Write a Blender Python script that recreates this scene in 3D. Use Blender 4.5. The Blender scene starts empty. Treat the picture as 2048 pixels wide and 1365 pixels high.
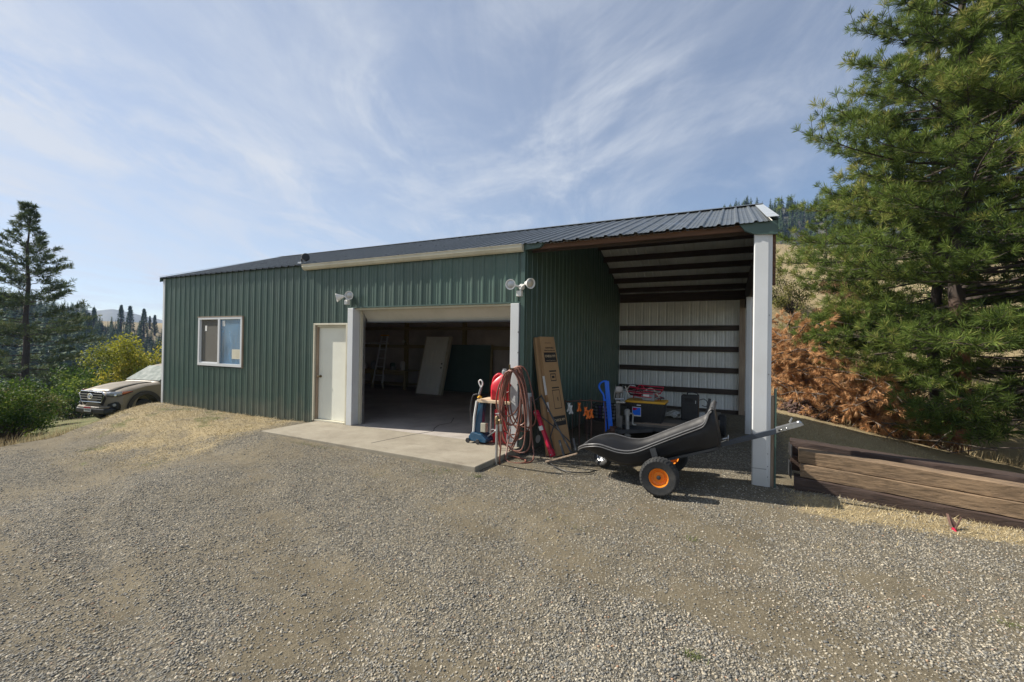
import bpy, math, random
import numpy as np
from mathutils import Matrix, Vector
random.seed(7); RNG = np.random.default_rng(7)
SC = bpy.context.scene; COL = SC.collection
R = math.radians

# ------------------------------------------------------------------ camera, sky, sun, exposure
CAM = np.array([3.2412, -6.9228, 1.76]); YAW, PITCH, ROLL, FPX = R(26.2254), R(0.3748), R(0.8537), 889.04
_fw = np.array([-math.sin(YAW)*math.cos(PITCH), math.cos(YAW)*math.cos(PITCH), math.sin(PITCH)])
_r = np.array([math.cos(YAW), math.sin(YAW), 0]); _u = np.cross(_r, _fw)
_r2 = _r*math.cos(ROLL)+_u*math.sin(ROLL); _u2 = _u*math.cos(ROLL)-_r*math.sin(ROLL)
cd = bpy.data.cameras.new('camera'); cam = bpy.data.objects.new('camera', cd); COL.objects.link(cam)
cam.matrix_world = Matrix(((_r2[0], _u2[0], -_fw[0], CAM[0]), (_r2[1], _u2[1], -_fw[1], CAM[1]), (_r2[2], _u2[2], -_fw[2], CAM[2]), (0, 0, 0, 1)))
cd.sensor_width = 36; cd.lens = 36*FPX/2048; cd.clip_start = 0.05; cd.clip_end = 6000
SC.camera = cam

SUND = Vector((0.606, 0.13, -0.487)).normalized()          # direction the sunlight travels
sl = bpy.data.lights.new('sun', 'SUN'); sun = bpy.data.objects.new('sun', sl); COL.objects.link(sun)
sl.energy = 5.0; sl.angle = R(0.55); sl.color = (1.0, 0.93, 0.82)
sun.rotation_euler = SUND.to_track_quat('-Z', 'Y').to_euler(); sun.location = (-20, -5, 20)
SUN_EL = math.asin(-SUND.z); SUN_AZ = math.atan2(-SUND.x, -SUND.y)     # nishita: rotation from +Y, clockwise towards +X

W = bpy.data.worlds.new('World'); SC.world = W; W.use_nodes = True
nt = W.node_tree; nt.nodes.clear(); N = nt.nodes; LK = nt.links
out = N.new('ShaderNodeOutputWorld'); bg = N.new('ShaderNodeBackground'); bg.inputs['Strength'].default_value = 0.074
sky = N.new('ShaderNodeTexSky'); sky.sky_type = 'NISHITA'; sky.sun_disc = False
sky.sun_elevation = SUN_EL; sky.sun_rotation = SUN_AZ; sky.altitude = 900; sky.air_density = 1.0; sky.dust_density = 0.6; sky.ozone_density = 1.6
tc = N.new('ShaderNodeTexCoord')
sep = N.new('ShaderNodeSeparateXYZ'); LK.new(tc.outputs['Generated'], sep.inputs[0])
def wm(op, a, b=None, c=None):
    n = N.new('ShaderNodeMath'); n.operation = op
    for i, v in enumerate((a, b, c)):
        if v is None: continue
        if isinstance(v, (int, float)): n.inputs[i].default_value = v
        else: LK.new(v, n.inputs[i])
    return n.outputs[0]
zc = wm('ADD', wm('MAXIMUM', sep.outputs[2], 0.0), 0.10)
px_ = wm('DIVIDE', sep.outputs[0], zc); py_ = wm('DIVIDE', sep.outputs[1], zc)
ca, sa = math.cos(R(24)), math.sin(R(24))                    # the cirrus runs along this heading
al = wm('ADD', wm('MULTIPLY', px_, -sa), wm('MULTIPLY', py_, ca)); ac = wm('ADD', wm('MULTIPLY', px_, ca), wm('MULTIPLY', py_, sa))
def cl(sx, sy, scale, det, rough, dist, off):
    cb = N.new('ShaderNodeCombineXYZ'); LK.new(wm('MULTIPLY', al, sx), cb.inputs[0]); LK.new(wm('MULTIPLY', ac, sy), cb.inputs[1]); cb.inputs[2].default_value = off
    n = N.new('ShaderNodeTexNoise'); n.inputs['Scale'].default_value = scale; n.inputs['Detail'].default_value = det
    n.inputs['Roughness'].default_value = rough; n.inputs['Distortion'].default_value = dist; LK.new(cb.outputs[0], n.inputs['Vector'])
    return n.outputs['Fac']
def ss(v, a, b):
    n = N.new('ShaderNodeMapRange'); n.interpolation_type = 'SMOOTHSTEP'; LK.new(v, n.inputs[0])
    n.inputs[1].default_value = a; n.inputs[2].default_value = b; return n.outputs[0]
broad = ss(cl(0.50, 0.62, 0.8, 5, 0.58, 1.6, 3.7), 0.32, 0.68)
wisp = ss(cl(0.52, 1.0, 1.3, 8, 0.60, 2.2, 9.1), 0.36, 0.74)
fine = ss(cl(0.9, 3.4, 1.8, 9, 0.70, 1.2, 1.3), 0.38, 0.78)
patch = ss(cl(0.9, 0.9, 0.55, 3, 0.5, 0.5, 5.5), 0.36, 0.60)
veil = ss(wm('MULTIPLY', ac, -1.0), -2.0, 2.2)               # thicker towards the left of the view
tex = wm('ADD', wm('MULTIPLY', wisp, 0.80), wm('MULTIPLY', fine, 0.20))
m = wm('MULTIPLY', wm('MULTIPLY', tex, wm('ADD', wm('MULTIPLY', broad, 0.7), 0.3)), wm('ADD', wm('MULTIPLY', veil, 0.65), wm('MULTIPLY', patch, 0.5)))
m = wm('ADD', wm('MULTIPLY', m, 0.90), wm('ADD', wm('MULTIPLY', veil, 0.42), 0.14))
m = wm('MINIMUM', m, 0.97)
m = wm('MULTIPLY', m, ss(sep.outputs[2], -0.02, 0.10))
mix = N.new('ShaderNodeMix'); mix.data_type = 'RGBA'; LK.new(m, mix.inputs[0])
hs = N.new('ShaderNodeHueSaturation'); hs.inputs['Saturation'].default_value = 1.12; hs.inputs['Value'].default_value = 1.0; LK.new(sky.outputs[0], hs.inputs['Color'])
LK.new(hs.outputs[0], mix.inputs[6]); mix.inputs[7].default_value = (5.7, 6.05, 6.6, 1)
LK.new(mix.outputs[2], bg.inputs['Color']); LK.new(bg.outputs[0], out.inputs['Surface'])

SC.view_settings.view_transform = 'Standard'; SC.view_settings.look = 'None'; SC.view_settings.gamma = 1; SC.view_settings.exposure = 0.74
SC.view_settings.use_curve_mapping = False
SC.render.engine = 'CYCLES'; SC.cycles.max_bounces = 7; SC.cycles.diffuse_bounces = 5; SC.cycles.transparent_max_bounces = 8
SC.cycles.use_denoising = True

# ------------------------------------------------------------------ helpers
class MB:
    def __init__(s): s.v = []; s.f = []; s.n = 0; s.t = []
    def add(s, v, f, tint=None):
        v = [tuple(map(float, p)) for p in v]
        s.v += v; s.f += [tuple(i+s.n for i in q) for q in f]; s.n += len(v); return s
    def box(s, x0, x1, y0, y1, z0, z1):
        return s.add([(x0,y0,z0),(x1,y0,z0),(x1,y1,z0),(x0,y1,z0),(x0,y0,z1),(x1,y0,z1),(x1,y1,z1),(x0,y1,z1)],
                     [(0,3,2,1),(4,5,6,7),(0,1,5,4),(1,2,6,5),(2,3,7,6),(3,0,4,7)])
    def bar(s, p, q, w, h, up=(0,0,1)):
        p, q = Vector(p), Vector(q); d = (q-p).normalized(); up = Vector(up)
        if abs(d.dot(up)) > 0.98: up = Vector((0,1,0))
        a = d.cross(up).normalized(); b = a.cross(d).normalized(); o = []
        for c in (p, q):
            for i, j in ((-1,-1),(1,-1),(1,1),(-1,1)): o.append(c+a*(i*w/2)+b*(j*h/2))
        return s.add(o, [(3,2,1,0),(4,5,6,7),(0,1,5,4),(1,2,6,5),(2,3,7,6),(3,0,4,7)])
    def tube(s, path, r, n=8, closed=False, caps=True):
        if not closed and 4 <= len(path) <= 60 and isinstance(r, float):     # round the bends of bent tubes and cables
            Q = [Vector(p) for p in path]; S = []
            for i in range(len(Q)-1):
                a_, b_, c_, d_ = Q[max(i-1, 0)], Q[i], Q[i+1], Q[min(i+2, len(Q)-1)]
                for k in range(4):
                    t = k/4; S.append(0.5*((2*b_)+(c_-a_)*t+(2*a_-5*b_+4*c_-d_)*t*t+(3*b_-a_-3*c_+d_)*t**3))
            path = S+[Q[-1]]
        P = [Vector(p) for p in path]; m = len(P); rr = r if isinstance(r, (list, tuple)) else [r]*m
        vs = []; fs = []; a = None
        for i in range(m):
            if closed: d = P[(i+1) % m]-P[i-1]
            else: d = P[min(i+1, m-1)]-P[max(i-1, 0)]
            d = d.normalized() if d.length > 1e-9 else Vector((0,0,1))
            if a is None:
                a = d.orthogonal().normalized()
            a = (a-d*a.dot(d)); a = a.normalized() if a.length > 1e-6 else d.orthogonal().normalized()
            b = d.cross(a)
            for k in range(n):
                t = 2*math.pi*k/n; vs.append(P[i]+a*(math.cos(t)*rr[i])+b*(math.sin(t)*rr[i]))
        for i in range(m if closed else m-1):
            j = (i+1) % m
            for k in range(n): fs.append((i*n+k, i*n+(k+1) % n, j*n+(k+1) % n, j*n+k))
        if caps and not closed: fs += [tuple(range(n))[::-1], tuple((m-1)*n+k for k in range(n))]
        return s.add(vs, fs)
    def lathe(s, prof, c, axis=(0,0,1), n=24, caps=True):
        ax = Vector(axis).normalized(); a = ax.orthogonal().normalized(); b = ax.cross(a); c = Vector(c); vs = []; fs = []
        for r, z in prof:
            for k in range(n):
                t = 2*math.pi*k/n; vs.append(c+ax*z+a*(r*math.cos(t))+b*(r*math.sin(t)))
        for i in range(len(prof)-1):
            for k in range(n): fs.append((i*n+k, i*n+(k+1) % n, (i+1)*n+(k+1) % n, (i+1)*n+k))
        if caps: fs += [tuple(range(n))[::-1], tuple((len(prof)-1)*n+k for k in range(n))]
        return s.add(vs, fs)
    def prism(s, poly, off):
        off = Vector(off); P = [Vector(p) for p in poly]; m = len(P)
        return s.add(P+[p+off for p in P], [tuple(range(m)), tuple(range(2*m-1, m-1, -1))]+[(i, i+m, (i+1) % m+m, (i+1) % m) for i in range(m)])
    def quad(s, a, b, c, d): return s.add([a, b, c, d], [(0,1,2,3)])
    def grid(s, rows):
        m = len(rows[0]); vs = [p for r in rows for p in r]
        return s.add(vs, [(i*m+j, i*m+j+1, (i+1)*m+j+1, (i+1)*m+j) for i in range(len(rows)-1) for j in range(m-1)])
    def ball(s, c, r, n=10, sc=(1,1,1)):
        c = Vector(c); vs = []; fs = []
        for i in range(n+1):
            t = math.pi*i/n
            for k in range(2*n):
                a = math.pi*k/n; vs.append(c+Vector((math.sin(t)*math.cos(a)*r*sc[0], math.sin(t)*math.sin(a)*r*sc[1], math.cos(t)*r*sc[2])))
        for i in range(n):
            for k in range(2*n): fs.append((i*2*n+k, (i+1)*2*n+k, (i+1)*2*n+(k+1) % (2*n), i*2*n+(k+1) % (2*n)))
        return s.add(vs, fs)
    def text(s, body, size, o, ux, uy, align='CENTER', bold=0.0, ext=0.0015):
        cu = bpy.data.curves.new('txt', 'FONT'); cu.body = body; cu.size = size; cu.align_x = align; cu.align_y = 'CENTER'; cu.offset = bold
        ob = bpy.data.objects.new('txt', cu); COL.objects.link(ob); dg = bpy.context.evaluated_depsgraph_get(); dg.update()
        me = bpy.data.meshes.new_from_object(ob.evaluated_get(dg)); o, ux, uy = Vector(o), Vector(ux).normalized(), Vector(uy).normalized(); nz = ux.cross(uy)
        s.add([o+ux*v.co.x+uy*v.co.y+nz*ext for v in me.vertices], [tuple(p.vertices) for p in me.polygons])
        bpy.data.objects.remove(ob); bpy.data.curves.remove(cu); bpy.data.meshes.remove(me); return s
    def build(s, name, mat, parent=None, origin=None, smooth=False, bevel=0, solid=0, sub=0, angle=35):
        if parent is not None: o = ORG[parent]
        else: o = Vector(origin) if origin is not None else Vector((0,0,0))
        me = bpy.data.meshes.new(name); me.from_pydata([(x-o.x, y-o.y, z-o.z) for x, y, z in s.v], [], s.f); me.update()
        ob = bpy.data.objects.new(name, me); COL.objects.link(ob)
        if mat is not None: me.materials.append(mat)
        if parent is not None: ob.parent = parent
        else: ob.location = o
        ORG[ob] = o
        if solid:
            md = ob.modifiers.new('solid', 'SOLIDIFY'); md.thickness = solid; md.offset = 0
        if bevel:
            md = ob.modifiers.new('bevel', 'BEVEL'); md.width = bevel; md.segments = 2; md.limit_method = 'ANGLE'; md.angle_limit = R(40)
        if sub:
            md = ob.modifiers.new('sub', 'SUBSURF'); md.levels = sub; md.render_levels = sub
        if smooth:
            me.polygons.foreach_set('use_smooth', [True]*len(me.polygons))
            if not sub and angle: me.set_sharp_from_angle(angle=R(angle))
        return ob
ORG = {}
def thing(name, label, cat, loc, group=None, rotz=0):
    o = bpy.data.objects.new(name, None); COL.objects.link(o); o.location = loc; o.rotation_euler = (0,0,rotz); o.empty_display_size = 0.2
    o['label'] = label; o['category'] = cat
    if group: o['group'] = group
    ORG[o] = Vector(loc); return o
def local_thing(*a, **k):
    o = thing(*a, **k); ORG[o] = Vector((0,0,0)); return o
def tag(o, label, cat, group=None):
    o['label'] = label; o['category'] = cat
    if group: o['group'] = group
    return o
def npmesh(name, V, F, mat, parent=None, origin=(0,0,0), tint=None, smooth=False, attrs=None):
    """V (n,3), F (m,k) arrays -> object; tint is one float per vertex"""
    o = ORG[parent] if parent is not None else Vector(origin)
    V = np.asarray(V, np.float32)-np.array(o, np.float32); F = np.asarray(F, np.int32); k = F.shape[1]
    me = bpy.data.meshes.new(name); me.vertices.add(len(V)); me.vertices.foreach_set('co', V.ravel())
    me.loops.add(F.size); me.loops.foreach_set('vertex_index', F.ravel()); me.polygons.add(len(F))
    me.polygons.foreach_set('loop_start', np.arange(0, F.size, k, dtype=np.int32))
    if smooth: me.polygons.foreach_set('use_smooth', np.ones(len(F), bool))
    me.update(calc_edges=True); me.validate()
    for nm, a in dict(attrs or {}, **({'tint': tint} if tint is not None else {})).items():
        at = me.attributes.new(nm, 'FLOAT', 'POINT'); at.data.foreach_set('value', np.asarray(a, np.float32))
    ob = bpy.data.objects.new(name, me); COL.objects.link(ob); me.materials.append(mat)
    if parent is not None: ob.parent = parent
    else: ob.location = o
    ORG[ob] = o; return ob

# --- materials
class NM:
    def __init__(s, name):
        s.m = bpy.data.materials.new(name); s.m.use_nodes = True; s.t = s.m.node_tree; s.p = s.t.nodes['Principled BSDF']; s.co = None
    def nd(s, typ, **k):
        n = s.t.nodes.new(typ)
        for a, b in k.items():
            if hasattr(n, a): setattr(n, a, b)
            else: n.inputs[a].default_value = b
        return n
    def l(s, a, b): s.t.links.new(a, b)
    def obj(s, scale=(1,1,1)):
        c = s.nd('ShaderNodeTexCoord'); mp = s.nd('ShaderNodeMapping'); mp.inputs['Scale'].default_value = scale
        s.l(c.outputs['Object'], mp.inputs[0]); return mp.outputs[0]
    def noise(s, scale, detail=4, rough=0.55, vec=None, dist=0):
        n = s.nd('ShaderNodeTexNoise'); n.inputs['Scale'].default_value = scale; n.inputs['Detail'].default_value = detail
        n.inputs['Roughness'].default_value = rough; n.inputs['Distortion'].default_value = dist
        s.l(vec if vec is not None else s.obj(), n.inputs['Vector']); return n.outputs['Fac']
    def ramp(s, fac, stops):
        r = s.nd('ShaderNodeValToRGB'); e = r.color_ramp.elements
        while len(e) < len(stops): e.new(0.5)
        for el, (p, c) in zip(e, stops):
            el.position = p; el.color = (*c, 1) if len(c) == 3 else c
        s.l(fac, r.inputs[0]); return r.outputs[0]
    def mix(s, fac, a, b, blend='MIX'):
        n = s.nd('ShaderNodeMix'); n.data_type = 'RGBA'; n.blend_type = blend
        for i, v in ((0, fac), (6, a), (7, b)):
            if isinstance(v, (int, float)): n.inputs[i].default_value = v
            elif isinstance(v, tuple): n.inputs[i].default_value = (*v, 1) if len(v) == 3 else v
            else: s.l(v, n.inputs[i])
        return n.outputs[2]
    def math(s, op, a, b=0.0):
        n = s.nd('ShaderNodeMath'); n.operation = op
        for i, v in enumerate((a, b)):
            if isinstance(v, (int, float)): n.inputs[i].default_value = v
            else: s.l(v, n.inputs[i])
        return n.outputs[0]
    def mr(s, v, a, b, c=0, d=1):
        n = s.nd('ShaderNodeMapRange'); s.l(v, n.inputs[0])
        for i, x in enumerate((a, b, c, d)): n.inputs[i+1].default_value = x
        return n.outputs[0]
    def attr(s, name):
        n = s.nd('ShaderNodeAttribute'); n.attribute_name = name; return n.outputs['Fac']
    def bump(s, h, strength=0.3, dist=0.01):
        n = s.nd('ShaderNodeBump'); n.inputs['Strength'].default_value = strength; n.inputs['Distance'].default_value = dist
        s.l(h, n.inputs['Height']); s.l(n.outputs[0], s.p.inputs['Normal'])
    def col(s, c):
        if isinstance(c, tuple): s.p.inputs['Base Color'].default_value = (*c, 1)
        else: s.l(c, s.p.inputs['Base Color'])
    def set(s, **k):
        for a, b in k.items():
            a = a.replace('_', ' ')
            if isinstance(b, (int, float, tuple)): s.p.inputs[a].default_value = b
            else: s.l(b, s.p.inputs[a])
        return s
def mul(c, k): return tuple(min(1, x*k) for x in c)
def M(name, c, rough=0.55, metal=0.0, var=0.18, vs=5.0, bump=0.0, bs=80.0, stretch=(1,1,1), dirt=None, dirt_amt=0.5, spec=0.5):
    n = NM(name); v = n.obj(stretch); f = n.noise(vs, 5, 0.6, v)
    base = n.ramp(f, [(0.25, mul(c, 1-var)), (0.75, mul(c, 1+var))])
    if dirt:
        d = n.mr(n.noise(vs*0.6, 6, 0.65, v), 0.48, 0.68); base = n.mix(n.math('MULTIPLY', d, dirt_amt), base, dirt)
    n.col(base); n.set(Metallic=metal, Specular_IOR_Level=spec)
    n.set(Roughness=n.mr(n.noise(vs*3, 3, 0.5, v), 0.2, 0.8, max(0.05, rough-0.12), min(1, rough+0.12)))
    if bump: n.bump(n.noise(bs, 4, 0.6, v), bump, 0.01)
    return n.m
def dust_foot(mat, ztop, c, amt):
    t = mat.node_tree; p = t.nodes['Principled BSDF']; src = p.inputs['Base Color'].links[0].from_socket; tcn = t.nodes.new('ShaderNodeTexCoord'); sx = t.nodes.new('ShaderNodeSeparateXYZ'); t.links.new(tcn.outputs['Object'], sx.inputs[0])
    nz_ = t.nodes.new('ShaderNodeTexNoise'); nz_.inputs['Scale'].default_value = 3.0; nz_.inputs['Detail'].default_value = 6; t.links.new(tcn.outputs['Object'], nz_.inputs['Vector'])
    a = t.nodes.new('ShaderNodeMath'); a.operation = 'MULTIPLY_ADD'; t.links.new(nz_.outputs['Fac'], a.inputs[0]); a.inputs[1].default_value = -0.9; t.links.new(sx.outputs[2], a.inputs[2])
    mr_ = t.nodes.new('ShaderNodeMapRange'); t.links.new(a.outputs[0], mr_.inputs[0]); mr_.inputs[1].default_value = ztop-0.45; mr_.inputs[2].default_value = ztop-0.95; mr_.inputs[3].default_value = 0; mr_.inputs[4].default_value = amt
    mx = t.nodes.new('ShaderNodeMix'); mx.data_type = 'RGBA'; t.links.new(mr_.outputs[0], mx.inputs[0]); t.links.new(src, mx.inputs[6]); mx.inputs[7].default_value = (*c, 1); t.links.new(mx.outputs[2], p.inputs['Base Color'])
def wood(name, a, b, grain=(1,12,12), rough=0.75, bump=0.4, crack=None):
    n = NM(name); v = n.obj(grain); f = n.noise(2.2, 8, 0.65, v, 0.6); g = n.noise(0.9, 3, 0.5)
    base = n.ramp(n.math('ADD', n.math('MULTIPLY', f, 0.7), n.math('MULTIPLY', g, 0.3)), [(0.3, a), (0.68, b)])
    if crack:
        k = n.mr(n.noise(1.4, 5, 0.7, n.obj((grain[0]*0.7, grain[1]*1.6, grain[2]*1.6))), 0.30, 0.40, 1, 0); base = n.mix(k, base, crack)
    n.col(base); n.set(Roughness=rough); n.bump(f, bump, 0.012); return n.m

GREEN = (0.055, 0.100, 0.081)
m_green = M('green_painted_steel', GREEN, 0.42, 0.0, 0.10, 1.3, 0.03, 30, dirt=(0.16,0.18,0.15), dirt_amt=0.22)
def sheet_laps(mat):
    t = mat.node_tree; p = t.nodes['Principled BSDF']; src = p.inputs['Base Color'].links[0].from_socket; tcn = t.nodes.new('ShaderNodeTexCoord'); sx = t.nodes.new('ShaderNodeSeparateXYZ'); t.links.new(tcn.outputs['Object'], sx.inputs[0])
    a = t.nodes.new('ShaderNodeMath'); a.operation = 'ADD'; t.links.new(sx.outputs[0], a.inputs[0]); t.links.new(sx.outputs[1], a.inputs[1])
    b = t.nodes.new('ShaderNodeMath'); b.operation = 'DIVIDE'; t.links.new(a.outputs[0], b.inputs[0]); b.inputs[1].default_value = 0.9144
    c = t.nodes.new('ShaderNodeMath'); c.operation = 'FLOOR'; t.links.new(b.outputs[0], c.inputs[0])
    n = t.nodes.new('ShaderNodeTexWhiteNoise'); n.noise_dimensions = '1D'; t.links.new(c.outputs[0], n.inputs['W'])
    r = t.nodes.new('ShaderNodeMapRange'); t.links.new(n.outputs['Value'], r.inputs[0]); r.inputs[3].default_value = 0.86; r.inputs[4].default_value = 1.12
    h = t.nodes.new('ShaderNodeHueSaturation'); t.links.new(r.outputs[0], h.inputs['Value']); t.links.new(src, h.inputs['Color']); t.links.new(h.outputs[0], p.inputs['Base Color'])
sheet_laps(m_green)
dust_foot(m_green, 0.45, (0.19,0.17,0.13), 0.45)
m_green_dk = M('green_steel_trim', (0.052,0.095,0.080), 0.4, 0.0, 0.1, 2)
m_roof = M('dark_roof_steel', (0.080,0.088,0.086), 0.34, 0.0, 0.12, 0.9, 0.02, 20, spec=0.6)
m_white = M('white_trim_steel', (0.60,0.62,0.635), 0.42, 0.0, 0.05, 1.5, 0.02, 25, dirt=(0.45,0.44,0.40), dirt_amt=0.22)
dust_foot(m_white, 0.35, (0.36,0.33,0.27), 0.5)
m_whitein = M('white_sheet_inside', (0.84,0.85,0.81), 0.5, 0.0, 0.08, 1.0, dirt=(0.33,0.32,0.27), dirt_amt=0.4)
m_beige = M('beige_painted_wood', (0.56,0.53,0.42), 0.5, 0.0, 0.08, 3, dirt=(0.33,0.29,0.2), dirt_amt=0.35)
m_door = M('cream_door_paint', (0.74,0.74,0.65), 0.45, 0.0, 0.05, 2, dirt=(0.48,0.46,0.38), dirt_amt=0.25)
m_barewood = wood('weathered_bare_wood', (0.19,0.13,0.09), (0.42,0.33,0.24), (14,14,1))
m_girt = wood('dark_aged_lumber', (0.028,0.021,0.017), (0.10,0.075,0.058), (1,12,14), 0.85)
m_beam = wood('reddish_header_lumber', (0.045,0.025,0.016), (0.165,0.082,0.045), (1,10,14), 0.8)
m_inwall = M('dim_interior_lining', (0.55,0.50,0.46), 0.9, 0, 0.25, 1.2)
m_lum = wood('yellow_shop_lumber', (0.24,0.19,0.09), (0.42,0.34,0.18), (1,10,10), 0.8, 0.2)
m_black = M('black_plastic', (0.016,0.017,0.019), 0.45, 0, 0.2, 8, 0.05, 120)
m_rubber = M('tyre_rubber', (0.022,0.023,0.024), 0.8, 0, 0.25, 14, 0.15, 90, dirt=(0.09,0.085,0.075), dirt_amt=0.35)
m_steel = M('dull_zinc_steel', (0.46,0.47,0.48), 0.38, 0.9, 0.15, 9, dirt=(0.2,0.17,0.13), dirt_amt=0.3)
m_dsteel = M('dark_steel_tube', (0.05,0.053,0.058), 0.45, 0.3, 0.2, 9)
m_chrome = M('bright_chrome', (0.75,0.76,0.78), 0.14, 1.0, 0.03, 4)
m_rust = M('rusty_brown_iron', (0.11,0.06,0.045), 0.8, 0.2, 0.35, 14, 0.2, 120)
m_red = M('red_plastic', (0.52,0.012,0.028), 0.38, 0, 0.10, 6, dirt=(0.35,0.02,0.03), dirt_amt=0.4)
m_redp = M('red_painted_steel', (0.50,0.008,0.045), 0.32, 0, 0.10, 8)
m_blue = M('bright_blue_paint', (0.018,0.17,0.85), 0.35, 0, 0.10, 8)
m_teal = M('teal_blue_plastic', (0.010,0.052,0.105), 0.35, 0, 0.15, 6)
m_yellow = M('yellow_plastic', (0.72,0.38,0.02), 0.4, 0, 0.10, 6)
m_orange = M('orange_wheel_paint', (0.80,0.23,0.012), 0.36, 0, 0.08, 8, dirt=(0.4,0.15,0.03), dirt_amt=0.3)
m_orangep = M('orange_plastic', (0.72,0.16,0.02), 0.45, 0, 0.12, 8)
m_wplastic = M('white_plastic', (0.72,0.72,0.70), 0.4, 0, 0.06, 6, dirt=(0.5,0.48,0.42), dirt_amt=0.25)
m_grey = M('grey_plastic', (0.22,0.23,0.24), 0.45, 0, 0.15, 6)
m_brass = M('old_brass', (0.20,0.15,0.08), 0.5, 0.7, 0.2, 12)
m_hose = M('rubber_hose_red', (0.185,0.068,0.044), 0.5, 0, 0.35, 5, dirt=(0.13,0.085,0.072), dirt_amt=0.7)
m_card = M('cardboard', (0.36,0.22,0.105), 0.85, 0, 0.10, 3, 0.08, 40, dirt=(0.28,0.17,0.08), dirt_amt=0.4)
m_ink = M('black_print_ink', (0.022,0.02,0.018), 0.8, 0, 0.1, 10)
m_sheet = M('teal_green_board', (0.10,0.16,0.14), 0.8, 0, 0.12, 1.5)
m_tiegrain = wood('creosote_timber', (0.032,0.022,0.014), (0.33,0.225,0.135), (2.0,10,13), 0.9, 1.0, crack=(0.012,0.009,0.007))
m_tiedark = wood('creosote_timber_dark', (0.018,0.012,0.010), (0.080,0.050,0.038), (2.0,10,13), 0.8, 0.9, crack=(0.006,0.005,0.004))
m_tan = M('sand_car_paint', (0.215,0.182,0.135), 0.42, 0.0, 0.05, 2, dirt=(0.20,0.172,0.128), dirt_amt=0.3, spec=0.28)
m_bark = M('pine_bark', (0.055,0.042,0.034), 0.95, 0, 0.5, 9, 0.9, 22, stretch=(1,1,0.25))
m_barkred = M('orange_pine_bark', (0.20,0.085,0.045), 0.95, 0, 0.55, 8, 0.9, 20, stretch=(1,1,0.25))
def bark_by_height(mat, z0, z1, dark):
    t = mat.node_tree; p = t.nodes['Principled BSDF']; src = p.inputs['Base Color'].links[0].from_socket; tcn = t.nodes.new('ShaderNodeTexCoord'); sx = t.nodes.new('ShaderNodeSeparateXYZ'); t.links.new(tcn.outputs['Object'], sx.inputs[0])
    r = t.nodes.new('ShaderNodeMapRange'); t.links.new(sx.outputs[2], r.inputs[0]); r.inputs[1].default_value = z0; r.inputs[2].default_value = z1
    mx = t.nodes.new('ShaderNodeMix'); mx.data_type = 'RGBA'; t.links.new(r.outputs[0], mx.inputs[0]); t.links.new(src, mx.inputs[6]); mx.inputs[7].default_value = (*dark, 1); t.links.new(mx.outputs[2], p.inputs['Base Color'])
bark_by_height(m_barkred, 2.5, 4.5, (0.055,0.042,0.034))
m_twig = M('dead_twig_bark', (0.13,0.105,0.085), 0.95, 0, 0.3, 9)
def glassmat(name, c=(0.03,0.04,0.05), rough=0.06):
    n = NM(name); n.col(c); n.set(Roughness=rough, Specular_IOR_Level=1.0, Coat_Weight=1.0, Coat_Roughness=0.03); return n.m
m_glass = glassmat('window_glass_dark', (0.05,0.08,0.11))
m_film_sky = M('film_pane_painted_sky', (0.17,0.34,0.54), 0.12, 0, 0.45, 3.5, stretch=(1.6,1,0.5), dirt=(0.20,0.30,0.36), dirt_amt=0.5, spec=0.8)  # mottled blue paints the sky's reflection into the colour of the filmed pane
m_wind = M('windscreen_painted_reflection', (0.115,0.145,0.135), 0.6, 0, 0.12, 2, spec=0.1)  # matte grey-green stands in for the pale reflection on the glass
def leafmat(name, lo, hi, alt=None, rough=0.6, trans=0.25):
    n = NM(name); t = n.attr('tint'); stops = [(0.0, lo), (0.75, hi)]
    if alt: stops.append((1.0, alt))
    c = n.ramp(t, stops); n.col(c); n.set(Roughness=max(0.6, rough), Specular_IOR_Level=0.12)
    if trans:
        tr = n.nd('ShaderNodeBsdfTranslucent'); n.l(c, tr.inputs[0]); mx = n.nd('ShaderNodeMixShader'); mx.inputs[0].default_value = trans
        n.l(n.p.outputs[0], mx.inputs[1]); n.l(tr.outputs[0], mx.inputs[2]); n.l(mx.outputs[0], n.t.nodes['Material Output'].inputs['Surface'])
    return n.m

# ------------------------------------------------------------------ terrain
_perm = np.random.default_rng(3).random((256, 256))
def vn(x, y):
    x = np.asarray(x, float); y = np.asarray(y, float); xi = np.floor(x).astype(int); yi = np.floor(y).astype(int)
    fx = x-xi; fy = y-yi; fx = fx*fx*(3-2*fx); fy = fy*fy*(3-2*fy); g = lambda a, b: _perm[a % 256, b % 256]
    return (g(xi, yi)*(1-fx)+g(xi+1, yi)*fx)*(1-fy)+(g(xi, yi+1)*(1-fx)+g(xi+1, yi+1)*fx)*fy-0.5
def fbm(x, y, o=4):
    r = 0; a = 1.0
    for i in range(o): r = r+a*vn(x*2**i+17.3*i, y*2**i+5.1*i); a *= 0.5
    return r
def sst(a, b, x):
    t = np.clip((x-a)/(b-a), 0, 1); return t*t*(3-2*t)
YL = [-30,-8,-6,-3.5,-2.9,-1.8,-0.5,1,8,15,40]; XL = [-6.5,-8.6,-9.0,-9.4,-9.5,-9.8,-10.9,-11.5,-11.9,-12.5,-20]
YR = [-30,-10,-3,1,2.75,4.25,6.2,7.8,12]; XR = [14,9,8.1,7.7,7.35,6.85,5.75,4.4,2.5]
L0, D0 = 11.12, 7.24
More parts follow.
